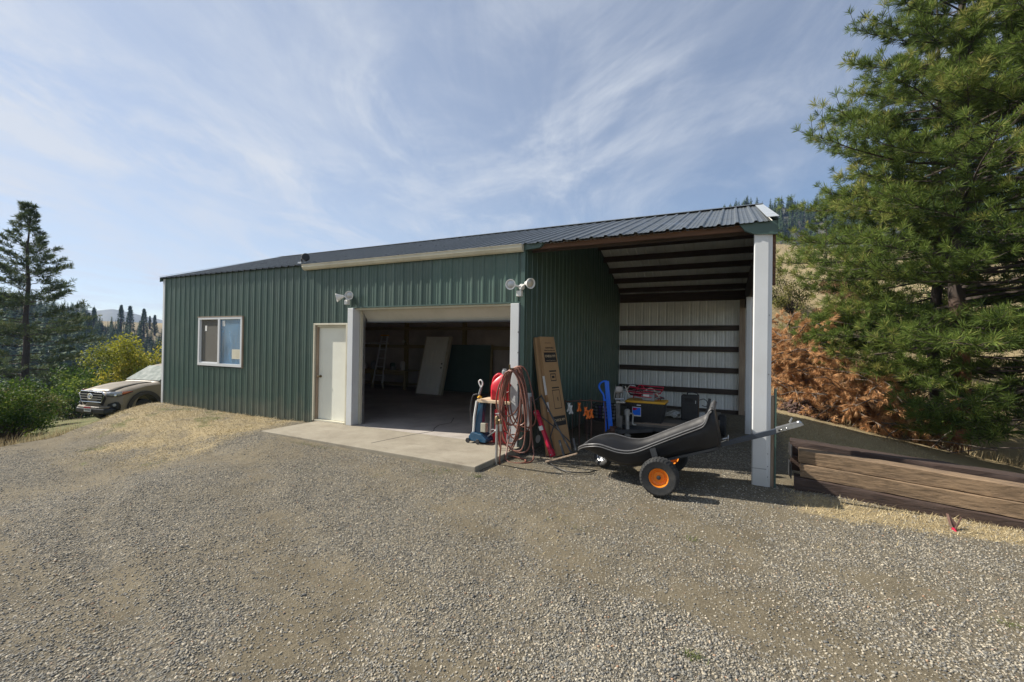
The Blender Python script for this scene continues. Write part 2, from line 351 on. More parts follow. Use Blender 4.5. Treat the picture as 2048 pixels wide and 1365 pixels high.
def terrain(x, y):
    x = np.asarray(x, float); y = np.asarray(y, float)
    dl = np.interp(y, YL, XL)-x; dr = x-np.interp(y, YR, XR)
    z = -0.125+0*x
    z = z+0.012*np.clip(y+1.5, -6, 0)                                            # the yard falls a little towards the camera
    mound = sst(-4.6, -6.2, x)*sst(-2.6, -0.3, y)*sst(9, 7, y)
    z = z+mound*0.11-sst(-3.0, -6.0, x)*sst(-1.3, -3.0, y)*0.22
    z = z+sst(-2.7, -1.5, y)*sst(-6.0, -5.0, x)*sst(0.9, -0.2, x)*(0.100-0.055*np.clip((x+5)/5, 0, 1))
    nz = 0.05*fbm(x*0.55, y*0.55, 3)+0.018*fbm(x*2.3, y*2.3, 3)+0.007*fbm(x*7, y*7, 2)
    nearb = 1-np.clip(np.minimum.reduce([sst(-5.2, -4.9, x), sst(0.15, -0.1, x), sst(-2.2, -1.5, y)]), 0, 1)*0.8
    q_ = (x*0.30+y)+0.9*fbm(x*0.25, y*0.25, 2)
    for c in (-5.35, -3.75, -2.3): z = z-0.022*np.exp(-((q_-c)/0.20)**2)*sst(-1.0, -2.0, y)+0.012*np.exp(-((q_-c-0.34)/0.14)**2)*sst(-1.0, -2.0, y)
    z = z+nz*nearb
    z = z-0.30*np.clip(dl, 0, 3.5)-0.11*np.clip(dl-3.5, 0, 22)-0.5*np.clip(dl-25.5, 0, 45)
    rise = np.clip(dl-78, 0, 104)
    z = z+0.405*rise+np.where(rise > 0, 3.0*fbm(x*0.012+3, y*0.012, 3)*np.clip(rise/50, 0, 1), 0)-0.06*np.clip(dl-195, 0, 200)
    wr = sst(-18, 2, x)
    z = z-0.185*np.clip(x-4.3, 0, 9)*sst(-1.0, 2.5, y)-0.25*sst(9.0, 10.5, y)*sst(4.5, 6.5, x)
    d2 = np.maximum(np.maximum(x-15.0, 0)*0.8*sst(-4, 2, y), (y-11.0)-0.10*(x-4.5))
    hill = np.clip(d2, 0, 10)*0.47+np.clip(d2-9, 0, 38)*0.30-np.clip(d2-58, 0, 300)*0.10
    z = z+hill*wr+np.where(d2 > 2, 1.0*fbm(x*0.16, y*0.16, 3)*wr*np.clip(d2/6, 0, 1), 0)
    back = (1-wr)*np.clip(y-13, 0, 200)
    z = z-0.12*np.clip(back, 0, 60)
    ins = np.clip(np.minimum.reduce([sst(-11.4, -11.0, x), sst(0.25, -0.05, x), sst(-0.25, 0.1, y), sst(7.6, 7.2, y)]), 0, 1)
    return z*(1-ins)+np.minimum(z, -0.14)*ins
def tz(x, y): return float(terrain(np.array([x]), np.array([y]))[0])
def geo(a, b, n): return list(np.sign(b-a)*np.geomspace(0.3, abs(b-a)+0.3, n)-np.sign(b-a)*0.3+a)
xs = np.array(sorted(set([round(v, 3) for v in geo(-13, -430, 85)+list(np.arange(-13, 9.01, 0.075))+geo(9, 320, 60)])))
ys = np.array(sorted(set([round(v, 3) for v in geo(-7.5, -80, 22)+list(np.arange(-7.5, 9.01, 0.075))+geo(9, 420, 95)])))
GX, GY = np.meshgrid(xs, ys); GZ = terrain(GX, GY)
nx, ny = len(xs), len(ys); idx = np.arange(nx*ny).reshape(ny, nx)
Fq = np.stack([idx[:-1,:-1], idx[:-1,1:], idx[1:,1:], idx[1:,:-1]], -1).reshape(-1, 4)
def straw_w(x, y):
    """dry-straw cover, by place: the bank by the left wall, the strip at the timbers, the right-hand verge, the hills"""
    dl = np.interp(y, YL, XL)-x; dr = x-np.interp(y, YR, XR); n = fbm(x*1.1, y*1.1, 4)
    a = sst(-4.5, -5.6, x)*sst(-3.5, -1.7, y+0.25*(x+7)+1.1*n)*(0.62+0.5*fbm(x*2.7, y*2.7, 3))
    b = sst(-0.35, 0.10, 0.42-np.abs(y+0.42+0.07*(x-4.1))+0.5*n)*sst(3.7, 4.2, x)*0.95
    c = sst(3.9, 4.5, x)*sst(0.3, 1.0, y)*0.8
    e = sst(0.5, 3, dl)*(0.7-0.4*sst(50, 90, dl))+sst(8.6, 9.6, y)*sst(-3, 4, x)+sst(14, 16, x)
    w = sst(0.12, 0.42, n)*0.14*sst(2.4, 1.0, np.abs(y+1.8))*sst(-2.5, 0.5, x)
    return np.clip(np.maximum.reduce([a, b, c, e, w]), 0, 1)
def dirt_w(x, y):
    q = (x*0.30+y)+0.9*fbm(x*0.25, y*0.25, 2); tr = 0.0
    for c in (-5.35, -3.75, -2.3, -1.05): tr = np.maximum(tr, np.exp(-((q-c)/0.27)**2)*(0.35+0.65*sst(-0.25, 0.25, fbm(x*0.5+c, y*0.5, 2))))
    return np.clip(0.40*sst(-0.2, 0.5, fbm(x*1.6+9, y*1.6+4, 4))+0.75*sst(-0.10, 0.45, fbm(x*0.55+2, y*0.9+4, 4))+0.85*tr*sst(-0.5, 0.4, fbm(x*3, y*3, 3))+0.25*sst(0.5, 3.0, x)*sst(-4.5, -2.5, y), 0, 1)
def green_w(x, y):
    dl = np.interp(y, YL, XL)-x
    return np.clip(sst(0.2, 0.55, fbm(x*2.1+31, y*2.1, 3)+0.1)*sst(-4.6, -6, x)*0.7+sst(0.8, 2.5, dl)*sst(60, 25, dl)*0.75, 0, 1)

g = NM('gravel_ground'); oc = g.obj(); st, dt, gr = g.attr('straw'), g.attr('dirt'), g.attr('green')
def vor(scale, feat='F1', col=False):
    n = g.nd('ShaderNodeTexVoronoi'); n.feature = feat; n.inputs['Scale'].default_value = scale; g.l(oc, n.inputs['Vector']); return n
v1 = vor(48.0); v2 = vor(95.0)
sh1 = g.nd('ShaderNodeSeparateColor'); g.l(v1.outputs['Color'], sh1.inputs[0])
stone = g.ramp(sh1.outputs[0], [(0.0, (0.057,0.055,0.049)), (0.4, (0.122,0.114,0.094)), (0.75, (0.199,0.176,0.134)), (1.0, (0.341,0.293,0.209))])
sh2 = g.nd('ShaderNodeSeparateColor'); g.l(v2.outputs['Color'], sh2.inputs[0])
grit = g.ramp(sh2.outputs[0], [(0.0, (0.056,0.051,0.040)), (0.6, (0.130,0.115,0.086)), (1.0, (0.232,0.205,0.153))])
fines = g.ramp(g.noise(3.2, 6, 0.65, oc), [(0.3, (0.108,0.088,0.055)), (0.7, (0.195,0.162,0.105))])
fines = g.mix(0.35, fines, grit)
gravel = g.mix(0.4, stone, grit)
patch = g.math('ADD', g.math('MULTIPLY', dt, 0.85), g.mr(g.noise(9, 5, 0.7, oc), 0.4, 0.75, 0, 0.35))
base = g.mix(g.mr(patch, 0.15, 0.85), gravel, fines)
straw = g.ramp(g.noise(30, 6, 0.75, g.obj((1,3,1))), [(0.25, (0.16,0.128,0.075)), (0.55, (0.35,0.28,0.16)), (0.8, (0.50,0.41,0.235))])
base = g.mix(g.mr(g.math('ADD', st, g.mr(g.noise(14, 5, 0.7, oc), 0.3, 0.7, -0.3, 0.3)), 0.25, 0.75), base, straw)
greenc = g.ramp(g.noise(18, 5, 0.7, oc), [(0.3, (0.055,0.065,0.022)), (0.7, (0.15,0.155,0.055))])
base = g.mix(g.mr(g.math('ADD', gr, g.mr(g.noise(11, 5, 0.7, oc), 0.3, 0.7, -0.4, 0.25)), 0.3, 0.75), base, greenc)
g.col(base); g.set(Roughness=0.95, Specular_IOR_Level=0.2)
hgt = g.math('ADD', g.math('MULTIPLY', v1.outputs['Distance'], -0.9), g.math('MULTIPLY', v2.outputs['Distance'], -0.5))
hgt = g.math('ADD', g.math('MULTIPLY', hgt, g.mr(patch, 0.1, 0.8, 1.0, 0.22)), g.math('MULTIPLY', g.noise(150, 4, 0.75, oc), 0.35))
g.bump(hgt, 0.75, 0.02)
ground = npmesh('ground', np.stack([GX, GY, GZ], -1).reshape(-1, 3), Fq, g.m, smooth=True,
                attrs=dict(straw=straw_w(GX, GY).ravel(), dirt=dirt_w(GX, GY).ravel(), green=green_w(GX, GY).ravel()))
ground['kind'] = 'structure'

# gravel stones lying on the yard (uncountable)
def stones(n, x, y, size, seed):
    r = np.random.default_rng(seed)
    base = np.array([[1,0,0],[-1,0,0],[0,1,0],[0,-1,0],[0,0,1],[0,0,-1]], float)
    tri = np.array([[0,2,4],[2,1,4],[1,3,4],[3,0,4],[2,0,5],[1,2,5],[3,1,5],[0,3,5]])
    # one level of subdivision gives an 18-vertex pebble
    ed = {}; V = list(base); T = []
    def mid(a, b):
        k = (min(a, b), max(a, b))
        if k not in ed: ed[k] = len(V); p = (V[a]+V[b])/2; V.append(p/np.linalg.norm(p)*0.93)
        return ed[k]
    for a, b, c in tri:
        ab, bc, ca2 = mid(a, b), mid(b, c), mid(c, a); T += [[a,ab,ca2],[ab,b,bc],[ca2,bc,c],[ab,bc,ca2]]
    V = np.array(V); T = np.array(T)
    P = V[None]*(1+0.34*(r.random((n, len(V), 1))-0.5)*2)
    sc = np.stack([r.uniform(0.8, 1.35, n), r.uniform(0.65, 1.0, n), r.uniform(0.4, 0.75, n)], -1)[:, None]*size[:, None, None]
    P = P*sc; a = r.random(n)*2*np.pi; t = r.normal(0, 0.25, n); c, s = np.cos(a), np.sin(a); ct, st_ = np.cos(t), np.sin(t)
    X = P[..., 0]*ct[:, None]+P[..., 2]*st_[:, None]; Zz = -P[..., 0]*st_[:, None]+P[..., 2]*ct[:, None]; Y = P[..., 1]
    X, Y = X*c[:, None]-Y*s[:, None], X*s[:, None]+Y*c[:, None]
    z0 = terrain(x, y)+size*0.12
    O = np.stack([X+x[:, None], Y+y[:, None], Zz+z0[:, None]], -1).reshape(-1, 3)
    F = (T[None]+(np.arange(n)*len(V))[:, None, None]).reshape(-1, 3)
    return O, F, np.repeat(r.random(n), len(V))
def scatter(n, seed):
    """points over the visible yard, denser near the camera"""
    r = np.random.default_rng(seed); d = 2.0+6.5*r.random(n)**1.25; lat = (r.random(n)*2-1)*1.22*d
    return CAM[0]+_fw[0]*d+_r[0]*lat, CAM[1]+_fw[1]*d+_r[1]*lat, d, r.random(n), r
N0 = 230000
x, y, d, u, r = scatter(N0, 11)
ok = (u < (1.0-0.70*dirt_w(x, y))*(1-0.6*straw_w(x, y))) & ~((x > -5.05) & (x < 0.02) & (y > -1.47)) & ~((x > -11.2) & (x < 0.1) & (y > -0.05)) & (y < 6.8) & ~((x > 3.8) & (y > 0.25)) & (np.interp(y, YL, XL) < x+0.2)
x, y = x[ok], y[ok]; sz = 0.0040+0.0072*r.random(ok.sum())**2.2; sz[r.random(ok.sum()) < 0.02] *= 1.5
O, F, T = stones(len(x), x, y, sz, 5)
sm = NM('gravel_stone'); tt = sm.attr('tint')
sm.col(sm.ramp(tt, [(0.0, (0.084,0.085,0.085)), (0.2, (0.168,0.164,0.148)), (0.58, (0.274,0.255,0.211)), (0.86, (0.370,0.327,0.249)), (0.97, (0.459,0.414,0.325)), (1.0, (0.291,0.168,0.101))]))
sm.set(Roughness=0.85, Specular_IOR_Level=0.3)
gs = npmesh('gravel', O, F, sm.m, tint=T, smooth=False); gs['kind'] = 'stuff'; gs['label'] = 'loose grey and tan gravel stones covering the yard'

def blades(name, x, y, h, w, lean, mat, label, seed, kind='stuff', z=None):
    r = np.random.default_rng(seed); n = len(x); a = r.random(n)*2*np.pi; b = a+np.pi/2+r.normal(0, .3, n)
    z = terrain(x, y) if z is None else z
    le = lean*h*(0.5+r.random(n)); hz = h*np.sqrt(np.clip(1-(lean*0.8)**2, 0.02, 1))*(0.6+0.4*r.random(n))
    p0 = np.stack([x+np.cos(a)*w/2, y+np.sin(a)*w/2, z-0.005], -1); p1 = np.stack([x-np.cos(a)*w/2, y-np.sin(a)*w/2, z-0.005], -1)
    p2 = np.stack([x+np.cos(b)*le, y+np.sin(b)*le, z+hz], -1)
    o = npmesh(name, np.stack([p0, p1, p2], 1).reshape(-1, 3), np.arange(3*n).reshape(-1, 3), mat, tint=np.repeat(r.random(n), 3))
    o['kind'] = kind; o['label'] = label; return o
m_straw = leafmat('dry_straw', (0.21,0.165,0.095), (0.53,0.43,0.245), (0.60,0.53,0.35), 0.8, 0.15)
m_grass = leafmat('short_green_grass', (0.05,0.075,0.02), (0.15,0.19,0.05), (0.26,0.26,0.10), 0.7, 0.2)
def pick(n, x0, x1, y0, y1, wf, seed):
    r = np.random.default_rng(seed); x = r.uniform(x0, x1, n); y = r.uniform(y0, y1, n); k = r.random(n) < wf(x, y)
    k &= ~((x > -5.05) & (x < 0.02) & (y > -1.47)) & ~((x > -11.13) & (x < 3.7) & (y > -0.03) & (y < 7.3)); return x[k], y[k], r
x1, y1, r = pick(85000, -12.5, -4.6, -4.2, 0.4, lambda x, y: straw_w(x, y)*0.75, 21)
x2, y2, _ = pick(16000, 3.8, 7.2, -1.9, 0.3, lambda x, y: straw_w(x, y), 22)
x3, y3, _ = pick(30000, 3.8, 7.5, 0.2, 8.5, lambda x, y: straw_w(x, y)*0.8, 23)
x4, y4, _ = pick(14000, -3, 3.5, -3.2, 0.2, lambda x, y: straw_w(x, y)*0.8, 24)
X = np.concatenate([x1, x2, x3, x4]); Y = np.concatenate([y1, y2, y3, y4]); r = np.random.default_rng(4)
blades('dry_grass', X, Y, 0.025+0.06*r.random(len(X))**2, 0.006+0.003*r.random(len(X)), 0.85, m_straw, 'flattened dry straw grass over the yard edges and bank', 6)
x1, y1, r = pick(14000, -12.5, -4.6, -3.2, 0.2, lambda x, y: green_w(x, y)*0.6, 25)
x2, y2, _ = pick(9000, -3.0, 2.0, -2.6, -1.4, lambda x, y: sst(0.28, 0.5, fbm(x*2.6+3, y*2.6+8, 3))*0.5, 26)
q = np.random.default_rng(9); wx = np.concatenate([q.normal(cx_, s_, n_) for cx_, cy_, s_, n_ in [(3.05,-3.98,.035,90),(2.9,-2.2,.05,60),(0.12,-1.62,.06,90),(-0.4,-1.62,.12,90),(5.0,-2.6,.05,60),(-3.2,-1.55,.3,140)]])
wy = np.concatenate([q.normal(cy_, s_*0.6, n_) for cx_, cy_, s_, n_ in [(3.05,-3.98,.035,90),(2.9,-2.2,.05,60),(0.12,-1.62,.06,90),(-0.4,-1.62,.12,90),(5.0,-2.6,.05,60),(-3.2,-1.55,.05,140)]])
X = np.concatenate([x1, x2, wx]); Y = np.concatenate([y1, y2, wy]); r = np.random.default_rng(4)
blades('green_weeds', X, Y, 0.02+0.045*r.random(len(X)), 0.005+0*X, 0.7, m_grass, 'thin low green weeds on the gravel and bank', 7)
# tall dry grass on the edges beyond the yard
def edge_grass(seed, n):
    r = np.random.default_rng(seed); t = r.random(n); yy = -4.5+5.2*t; xx = np.interp(yy, YL, XL)-r.random(n)**1.3*3.2
    xb = 4.2+6.5*r.random(n//2); yb = 9.3-0.12*(xb-4.2)+r.random(n//2)*1.6
    return np.concatenate([xx, xb]), np.concatenate([yy, yb])
k_ = lambda a: a[~((a[:, 0] < -9) & (a[:, 1] > -2.3) & (a[:, 1] < 5))]
XY = k_(np.stack(edge_grass(5, 5200), -1)); X, Y = XY[:, 0], XY[:, 1]; r = np.random.default_rng(8)
blades('tall_dry_grass', X, Y, 0.12+0.33*r.random(len(X))**2, 0.010+0*X, 0.35, m_straw, 'tall pale dry grass along the edges of the yard', 8)

# ------------------------------------------------------------------ slab and shed
m_conc = NM('concrete'); v_ = m_conc.obj(); f_ = m_conc.noise(1.6, 7, 0.68, v_); sp_ = m_conc.noise(60, 3, 0.6, v_)
c_ = m_conc.ramp(m_conc.math('ADD', m_conc.math('MULTIPLY', f_, 0.75), m_conc.math('MULTIPLY', sp_, 0.25)), [(0.3, (0.19,0.165,0.125)), (0.5, (0.275,0.245,0.19)), (0.72, (0.345,0.315,0.25))])
st_ = m_conc.mr(m_conc.noise(3.5, 6, 0.7, m_conc.obj((0.5,1.5,1))), 0.56, 0.70); c_ = m_conc.mix(m_conc.math('MULTIPLY', st_, 0.6), c_, (0.17,0.14,0.105))
m_conc.col(c_); m_conc.set(Roughness=0.85, Specular_IOR_Level=0.3); m_conc.bump(m_conc.noise(45, 5, 0.7, v_), 0.35, 0.01)
m_floor = NM('oil_stained_concrete'); v_ = m_floor.obj(); c_ = m_floor.ramp(m_floor.noise(0.8, 7, 0.7, v_), [(0.3, (0.22,0.195,0.17)), (0.7, (0.46,0.42,0.38))])
m_floor.col(c_); m_floor.set(Roughness=0.7); m_floor.bump(m_floor.noise(30, 4, 0.6, v_), 0.2, 0.01)
slab = MB().prism([(-4.93,-1.30,0),(-0.01,-1.445,0),(0.03,0.02,0),(-4.93,0.02,0)], (0,0,-0.22)).build('concrete_slab', m_conc.m, origin=(-2.5,-0.7,0), bevel=0.012); slab['kind'] = 'structure'
fl = MB().box(-11.0, 0.04, 0.021, 7.2, -0.2, -0.002).build('workshop_floor', m_floor.m, origin=(-5,3.5,0)); fl['kind'] = 'structure'
cr = MB(); pth = [(-2.35,-1.05),(-2.28,-0.6),(-2.2,-0.15),(-2.05,0.35),(-2.22,0.6),(-2.35,0.95),(-2.28,1.3),(-2.6,1.9)]
for a, b in zip(pth, pth[1:]): cr.bar((*a, 0.001), (*b, 0.001), 0.012, 0.003)
o = cr.build('floor_crack', m_ink, parent=slab); o['kind'] = 'structure'

PITCHR = 0.2286; SLOPE = 0.341; EAVE = 3.485
def prof(u0, u1, phase, h=0.02, hm=0.005):
    """(u, height) points of a ribbed steel sheet between u0 and u1"""
    pts = []; k0 = math.floor((u0-phase)/PITCHR)-1
    for k in range(k0, k0+int((u1-u0)/PITCHR)+4):
        c = phase+k*PITCHR
        pts += [(c-0.034,0),(c-0.015,h),(c+0.015,h),(c+0.034,0)]
        for mfr in (0.37, 0.63):
            q = c+PITCHR*mfr; pts += [(q-0.014,0),(q-0.007,hm),(q+0.007,hm),(q+0.014,0)]
    ins = [p for p in pts if u0 < p[0] < u1]
    def ev(u):
        for a, b in zip(pts, pts[1:]):
            if a[0] <= u <= b[0]: return a[1]+(b[1]-a[1])*(u-a[0])/(b[0]-a[0]+1e-9)
        return 0
    return [(u0, ev(u0))]+ins+[(u1, ev(u1))]
def ribbed(mb, P, u0, u1, v0, v1, phase=0.0, h=0.02, hm=0.005):
    """P(u, v, height) -> point; v0/v1 constants or functions of u"""
    f = lambda v, u: v(u) if callable(v) else v
    pr_ = prof(u0, u1, phase, h, hm)
    mb.grid([[P(u, f(v0, u), hh) for u, hh in pr_], [P(u, f(v1, u), hh) for u, hh in pr_]])
gable = lambda y: EAVE-0.02+SLOPE*min(y, D0-y)
shed = thing('metal_shed', 'dark green ribbed metal shed with open garage door and open right hand bay', 'shed', (-3.7,0,0))
w = MB(); PF = lambda u, v, h: (u, -h, v)
for a, b, z0, z1 in [(-L0,-9.45,-0.35,3.46),(-9.45,-7.545,-0.35,1.055),(-9.45,-7.545,2.35,3.46),(-7.545,-5.085,-0.35,3.46),(-5.085,-4.045,2.155,3.46),(-4.045,-4.012,-0.02,3.46),(-4.012,-0.02,2.485,3.46)]:
    ribbed(w, PF, a, b, z0, z1, phase=-0.08)
w.build('front_wall', m_green, shed)
w = MB(); ribbed(w, lambda u, v, h: (0.052+h, u, v), 0.03, 7.18, -0.2, gable, phase=0.1); w.build('bay_side_wall', m_green, shed)
w = MB(); ribbed(w, lambda u, v, h: (-L0-0.005-h, u, v), 0.02, D0, -1.2, gable, phase=0.1); w.build('end_wall', m_green, shed)
w = MB(); ribbed(w, lambda u, v, h: (u, 7.20+h, v), 0.055, 3.74, -0.05, 3.45, phase=0.1); w.build('bay_back_wall', m_whitein, shed)
w = MB(); ribbed(w, lambda u, v, h: (u, D0+0.01+h, v), -L0, 3.77, -0.6, 3.45, phase=0.1); w.build('rear_wall', m_green, shed)
w = MB(); w.box(-11.08, 0.0, 7.12, 7.17, 0.0, 3.4); w.box(-11.08, -11.03, 0.06, 7.11, 0.0, 3.4); w.box(-0.03, 0.02, 0.25, 7.11, 0.0, 3.4)
w.box(-11.02,-9.46,0.03,0.05,0,3.4); w.box(-9.46,-7.53,0.03,0.05,0,1.04); w.box(-9.46,-7.53,0.03,0.05,2.36,3.4); w.box(-7.53,-5.09,0.03,0.05,0,3.4); w.box(-5.09,-4.05,0.03,0.05,2.17,3.4); w.box(-4.05,-3.87,0.15,0.17,0,3.4); w.box(-3.86,-0.04,0.03,0.05,2.5,3.4)
w.box(-11.0,-0.04,0.06,7.1,3.42,3.45); w.build('interior_lining', m_inwall, shed)
# roof
rf = MB(); 
ribbed(rf, lambda u, v, h: (u, v, EAVE+SLOPE*v+h*1.2), -L0-0.08, 3.70, -0.09, D0/2, phase=0.1)
ribbed(rf, lambda u, v, h: (u, v, EAVE+SLOPE*(D0-v)+h*1.2), -L0-0.08, 3.70, D0/2, D0+0.09, phase=0.1)
m_rake = M('pale_rake_steel', (0.40,0.43,0.44), 0.35, 0.0, 0.08, 2)
roof = rf.build('roof', m_roof, shed, solid=0.004)
rc = MB(); zr = EAVE+SLOPE*D0/2+0.03
rc.grid([[(-L0-0.1,D0/2-0.2,zr-0.068+0.01),(3.80,D0/2-0.2,zr-0.068+0.01)],[(-L0-0.1,D0/2,zr+0.012),(3.80,D0/2,zr+0.012)],[(-L0-0.1,D0/2+0.2,zr-0.058),(3.80,D0/2+0.2,zr-0.058)]])
rc.build('ridge_cap', m_roof, roof, solid=0.006)
for nm, xa, xb, mt in (('rake_trim', 3.66, 3.80, m_rake), ('rake_trim', -L0-0.11, -L0-0.02, m_green_dk)):
    rk = MB()
    for s_ in (0, 1):
        Y = lambda y: y if not s_ else D0-y
        rk.grid([[(xa, Y(-0.10), EAVE-0.034+0.032+0.026),(xb, Y(-0.10), EAVE-0.034+0.032+0.026)],[(xa, Y(D0/2-0.21), EAVE+SLOPE*(D0/2-0.21)+0.026),(xb, Y(D0/2-0.21), EAVE+SLOPE*(D0/2-0.21)+0.026)]])
    rk.build(nm, mt, roof, solid=0.005)
for xx in (3.79, -L0-0.105):
    ed = MB()
    for s_ in (0, 1):
        Y = lambda y: y if not s_ else D0-y
        ed.prism([(xx, Y(-0.09), EAVE-0.13),(xx, Y(-0.09), EAVE-0.0),(xx, Y(D0/2-0.001), EAVE+SLOPE*D0/2-0.0),(xx, Y(D0/2-0.001), EAVE+SLOPE*D0/2-0.13)], (0.02,0,0))
    ed.build('rake_board', m_green_dk, roof)
gw = MB(); gw.prism([(3.755,0.0,3.30),(3.755,D0,3.30),(3.755,D0,EAVE-0.06),(3.755,D0/2,EAVE+SLOPE*D0/2-0.06),(3.755,0.0,EAVE-0.06)], (0.018,0,0)); gw.build('gable_panel', m_green, shed)
dk = MB(); dk.grid([[(x_, y_, EAVE+SLOPE*min(y_, D0-y_)-0.03) for x_ in (0.08, 3.74)] for y_ in (-0.02, D0/2, D0)])
ribs = MB()
ribbed(ribs, lambda u, v, h: (u, v, EAVE+SLOPE*v-0.035+h), 0.085, 3.74, -0.04, D0/2, phase=0.1)
ribbed(ribs, lambda u, v, h: (u, v, EAVE+SLOPE*(D0-v)-0.035+h), 0.085, 3.74, D0/2, 7.19, phase=0.1)
ribs.build('bay_ceiling', m_whitein, shed)
for k in range(6):
    for s_ in (0, 1):
        yy = 0.25+k*0.62
        if s_ == 1: yy = D0-0.30-k*0.62
        if s_ == 0 and k == 5: yy = 3.30
        zz = EAVE+SLOPE*min(yy, D0-yy)-0.05
        MB().box(0.09, 3.70, yy-0.02, yy+0.02, zz-0.15, zz-0.002).build('purlin', m_girt, shed)
MB().box(0.10, 3.66, 7.08, 7.18, 3.10, 3.36).build('wall_beam', m_girt, shed)
for z_ in (0.557, 1.164, 1.772, 2.380): MB().box(0.10, 3.44, 7.13, 7.185, z_-0.15, z_).build('girt', m_girt, shed)
MB().box(0.10, 3.66, 7.12, 7.19, -0.25, -0.03).build('skirt_board', m_girt, shed)
MB().box(0.10, 3.73, 0.02, 0.065, 3.375, 3.46).build('header_beam', m_beam, shed)
MB().box(3.58, 3.68, 0.12, 7.06, 2.86, 3.40).build('side_beam', m_girt, shed)
MB().box(3.45, 3.60, 7.0, 7.12, -0.3, 3.10).build('corner_post', m_barewood, shed)
for yy, nm in ((-0.02, 'front'), (4.0, 'side')):
    x0, x1 = (3.512, 3.732) if nm == 'front' else (3.53, 3.66); zt = 3.345 if nm == 'front' else 2.86; c = MB()
    c.prism([(x0, yy+0.10, -0.12),(x0, yy+0.012, -0.12),(x0+0.012, yy, -0.12),(x1-0.05, yy, -0.12),(x1-0.025, yy+0.012, -0.12),(x1, yy+0.012, -0.12),(x1, yy+0.10, -0.12)], (0,0,zt+0.12))
    p_ = c.build('white_column', m_white, shed)
    if nm == 'front':
        MB().box(x0-0.001, x1-0.048, yy-0.0025, yy+0.001, 0.118, 0.126).build('lap_seam', m_grey, p_)
        for zz in (0.02, 0.16, 0.33, 1.4, 2.2): MB().ball((x1-0.03, yy+0.005, zz), 0.006, 4).build('screw', m_dsteel, p_)
MB().box(3.737, 3.775, 0.02, 0.16, -0.14, 1.10).build('side_board', m_barewood, shed)
MB().box(3.779, 3.80, 0.0, 0.17, -0.16, 1.20).build('side_flashing', m_green_dk, shed)
MB().box(3.737, 3.775, 0.06, 0.16, 2.62, 3.33).build('top_board', m_beam, shed)
MB().prism([(0.062,-0.045,3.475),(0.062,-0.045,3.365),(0.34,-0.045,3.385),(0.44,-0.045,3.475)], (0,0.06,0)).build('fascia_end', m_green_dk, shed)
MB().prism([(3.79,-0.05,3.47),(3.79,-0.05,3.285),(3.53,-0.05,3.30),(3.40,-0.05,3.36),(3.33,-0.05,3.455),(3.62,-0.05,3.47)], (0,0.06,0)).build('fascia_end', m_green_dk, shed)
# trims
MB().box(-L0-0.05, -L0+0.04, -0.03, 0.06, -0.6, 3.44).build('corner_trim', m_white, shed, bevel=0.004)
MB().box(-0.005, 0.075, -0.028, 0.05, -0.2, 3.455).build('corner_trim', m_green_dk, shed, bevel=0.004)
MB().box(-4.02, 0.0, -0.030, 0.03, 2.462, 2.488).build('door_head_flashing', m_green_dk, shed)
# gutter
gt = MB(); prf = [(-0.022,3.455),(-0.022,3.345),(-0.06,3.335),(-0.105,3.352),(-0.135,3.40),(-0.135,3.44),(-0.148,3.452),(-0.128,3.458)]
gt.grid([[(x_, y_, z_) for y_, z_ in prf] for x_ in (-5.35, -3.5, -1.7, 0.05)])
gt.add([(-5.35, y_, z_) for y_, z_ in prf[:-1]], [tuple(range(7))]); gt.add([(0.05, y_, z_) for y_, z_ in prf[:-1]], [tuple(range(6,-1,-1))])
gt.build('gutter', m_beige, shed, solid=0.003)
# window
wn = MB(); X0, X1, Z0, Z1 = -9.42, -7.575, 1.078, 2.332
fr = MB(); fr.box(X0,X1,-0.045,0.02,Z0,Z0+0.07); fr.box(X0,X1,-0.045,0.02,Z1-0.055,Z1); fr.box(X0,X0+0.07,-0.043,0.02,Z0+0.07,Z1-0.055); fr.box(X1-0.06,X1,-0.043,0.02,Z0+0.07,Z1-0.055); fr.box(-8.55,-8.475,-0.046,0.02,Z0+0.07,Z1-0.055)
fr.box(X0+0.07,X0+0.10,-0.02,0.01,Z0+0.07,Z1-0.055); fr.box(X0+0.10,-8.55,-0.02,0.01,Z0+0.07,Z0+0.095)
win = fr.build('window', m_white, shed, bevel=0.003)
MB().box(X0-0.02,X1+0.02,-0.05,0.0,Z1+0.002,Z1+0.022).build('drip_cap', m_barewood, win); MB().box(X1+0.002,X1+0.022,-0.04,0.0,Z0-0.02,Z1).build('side_trim', m_barewood, win)
m_screen = M('insect_screen', (0.18,0.172,0.15), 0.8, 0, 0.12, 6)
MB().box(X0+0.10,-8.55,0.0,0.006,Z0+0.07,Z1-0.055).build('screen', m_screen, win)
pn = MB().box(-8.475,X1-0.06,-0.012,-0.004,Z0+0.07,Z1-0.055).build('pane', m_film_sky, win)
MB().box(-8.41,-8.30,-0.0135,-0.0125,2.10,2.24).build('sticker', m_wplastic, pn); MB().box(-9.17,-9.09,-0.003,-0.001,1.98,2.12).build('sticker', m_wplastic, win)
MB().box(-8.0,-7.64,-0.0135,-0.0125,1.28,1.52).build('paper_sheet', m_beige, pn)
def see_through(m_, f_):
    t_ = m_.node_tree; tr_ = t_.nodes.new('ShaderNodeBsdfTransparent'); mx_ = t_.nodes.new('ShaderNodeMixShader'); mx_.inputs[0].default_value = f_
    t_.links.new(t_.nodes['Principled BSDF'].outputs[0], mx_.inputs[1]); t_.links.new(tr_.outputs[0], mx_.inputs[2]); t_.links.new(mx_.outputs[0], t_.nodes['Material Output'].inputs['Surface'])
see_through(m_film_sky, 0.5); see_through(m_screen, 0.4)
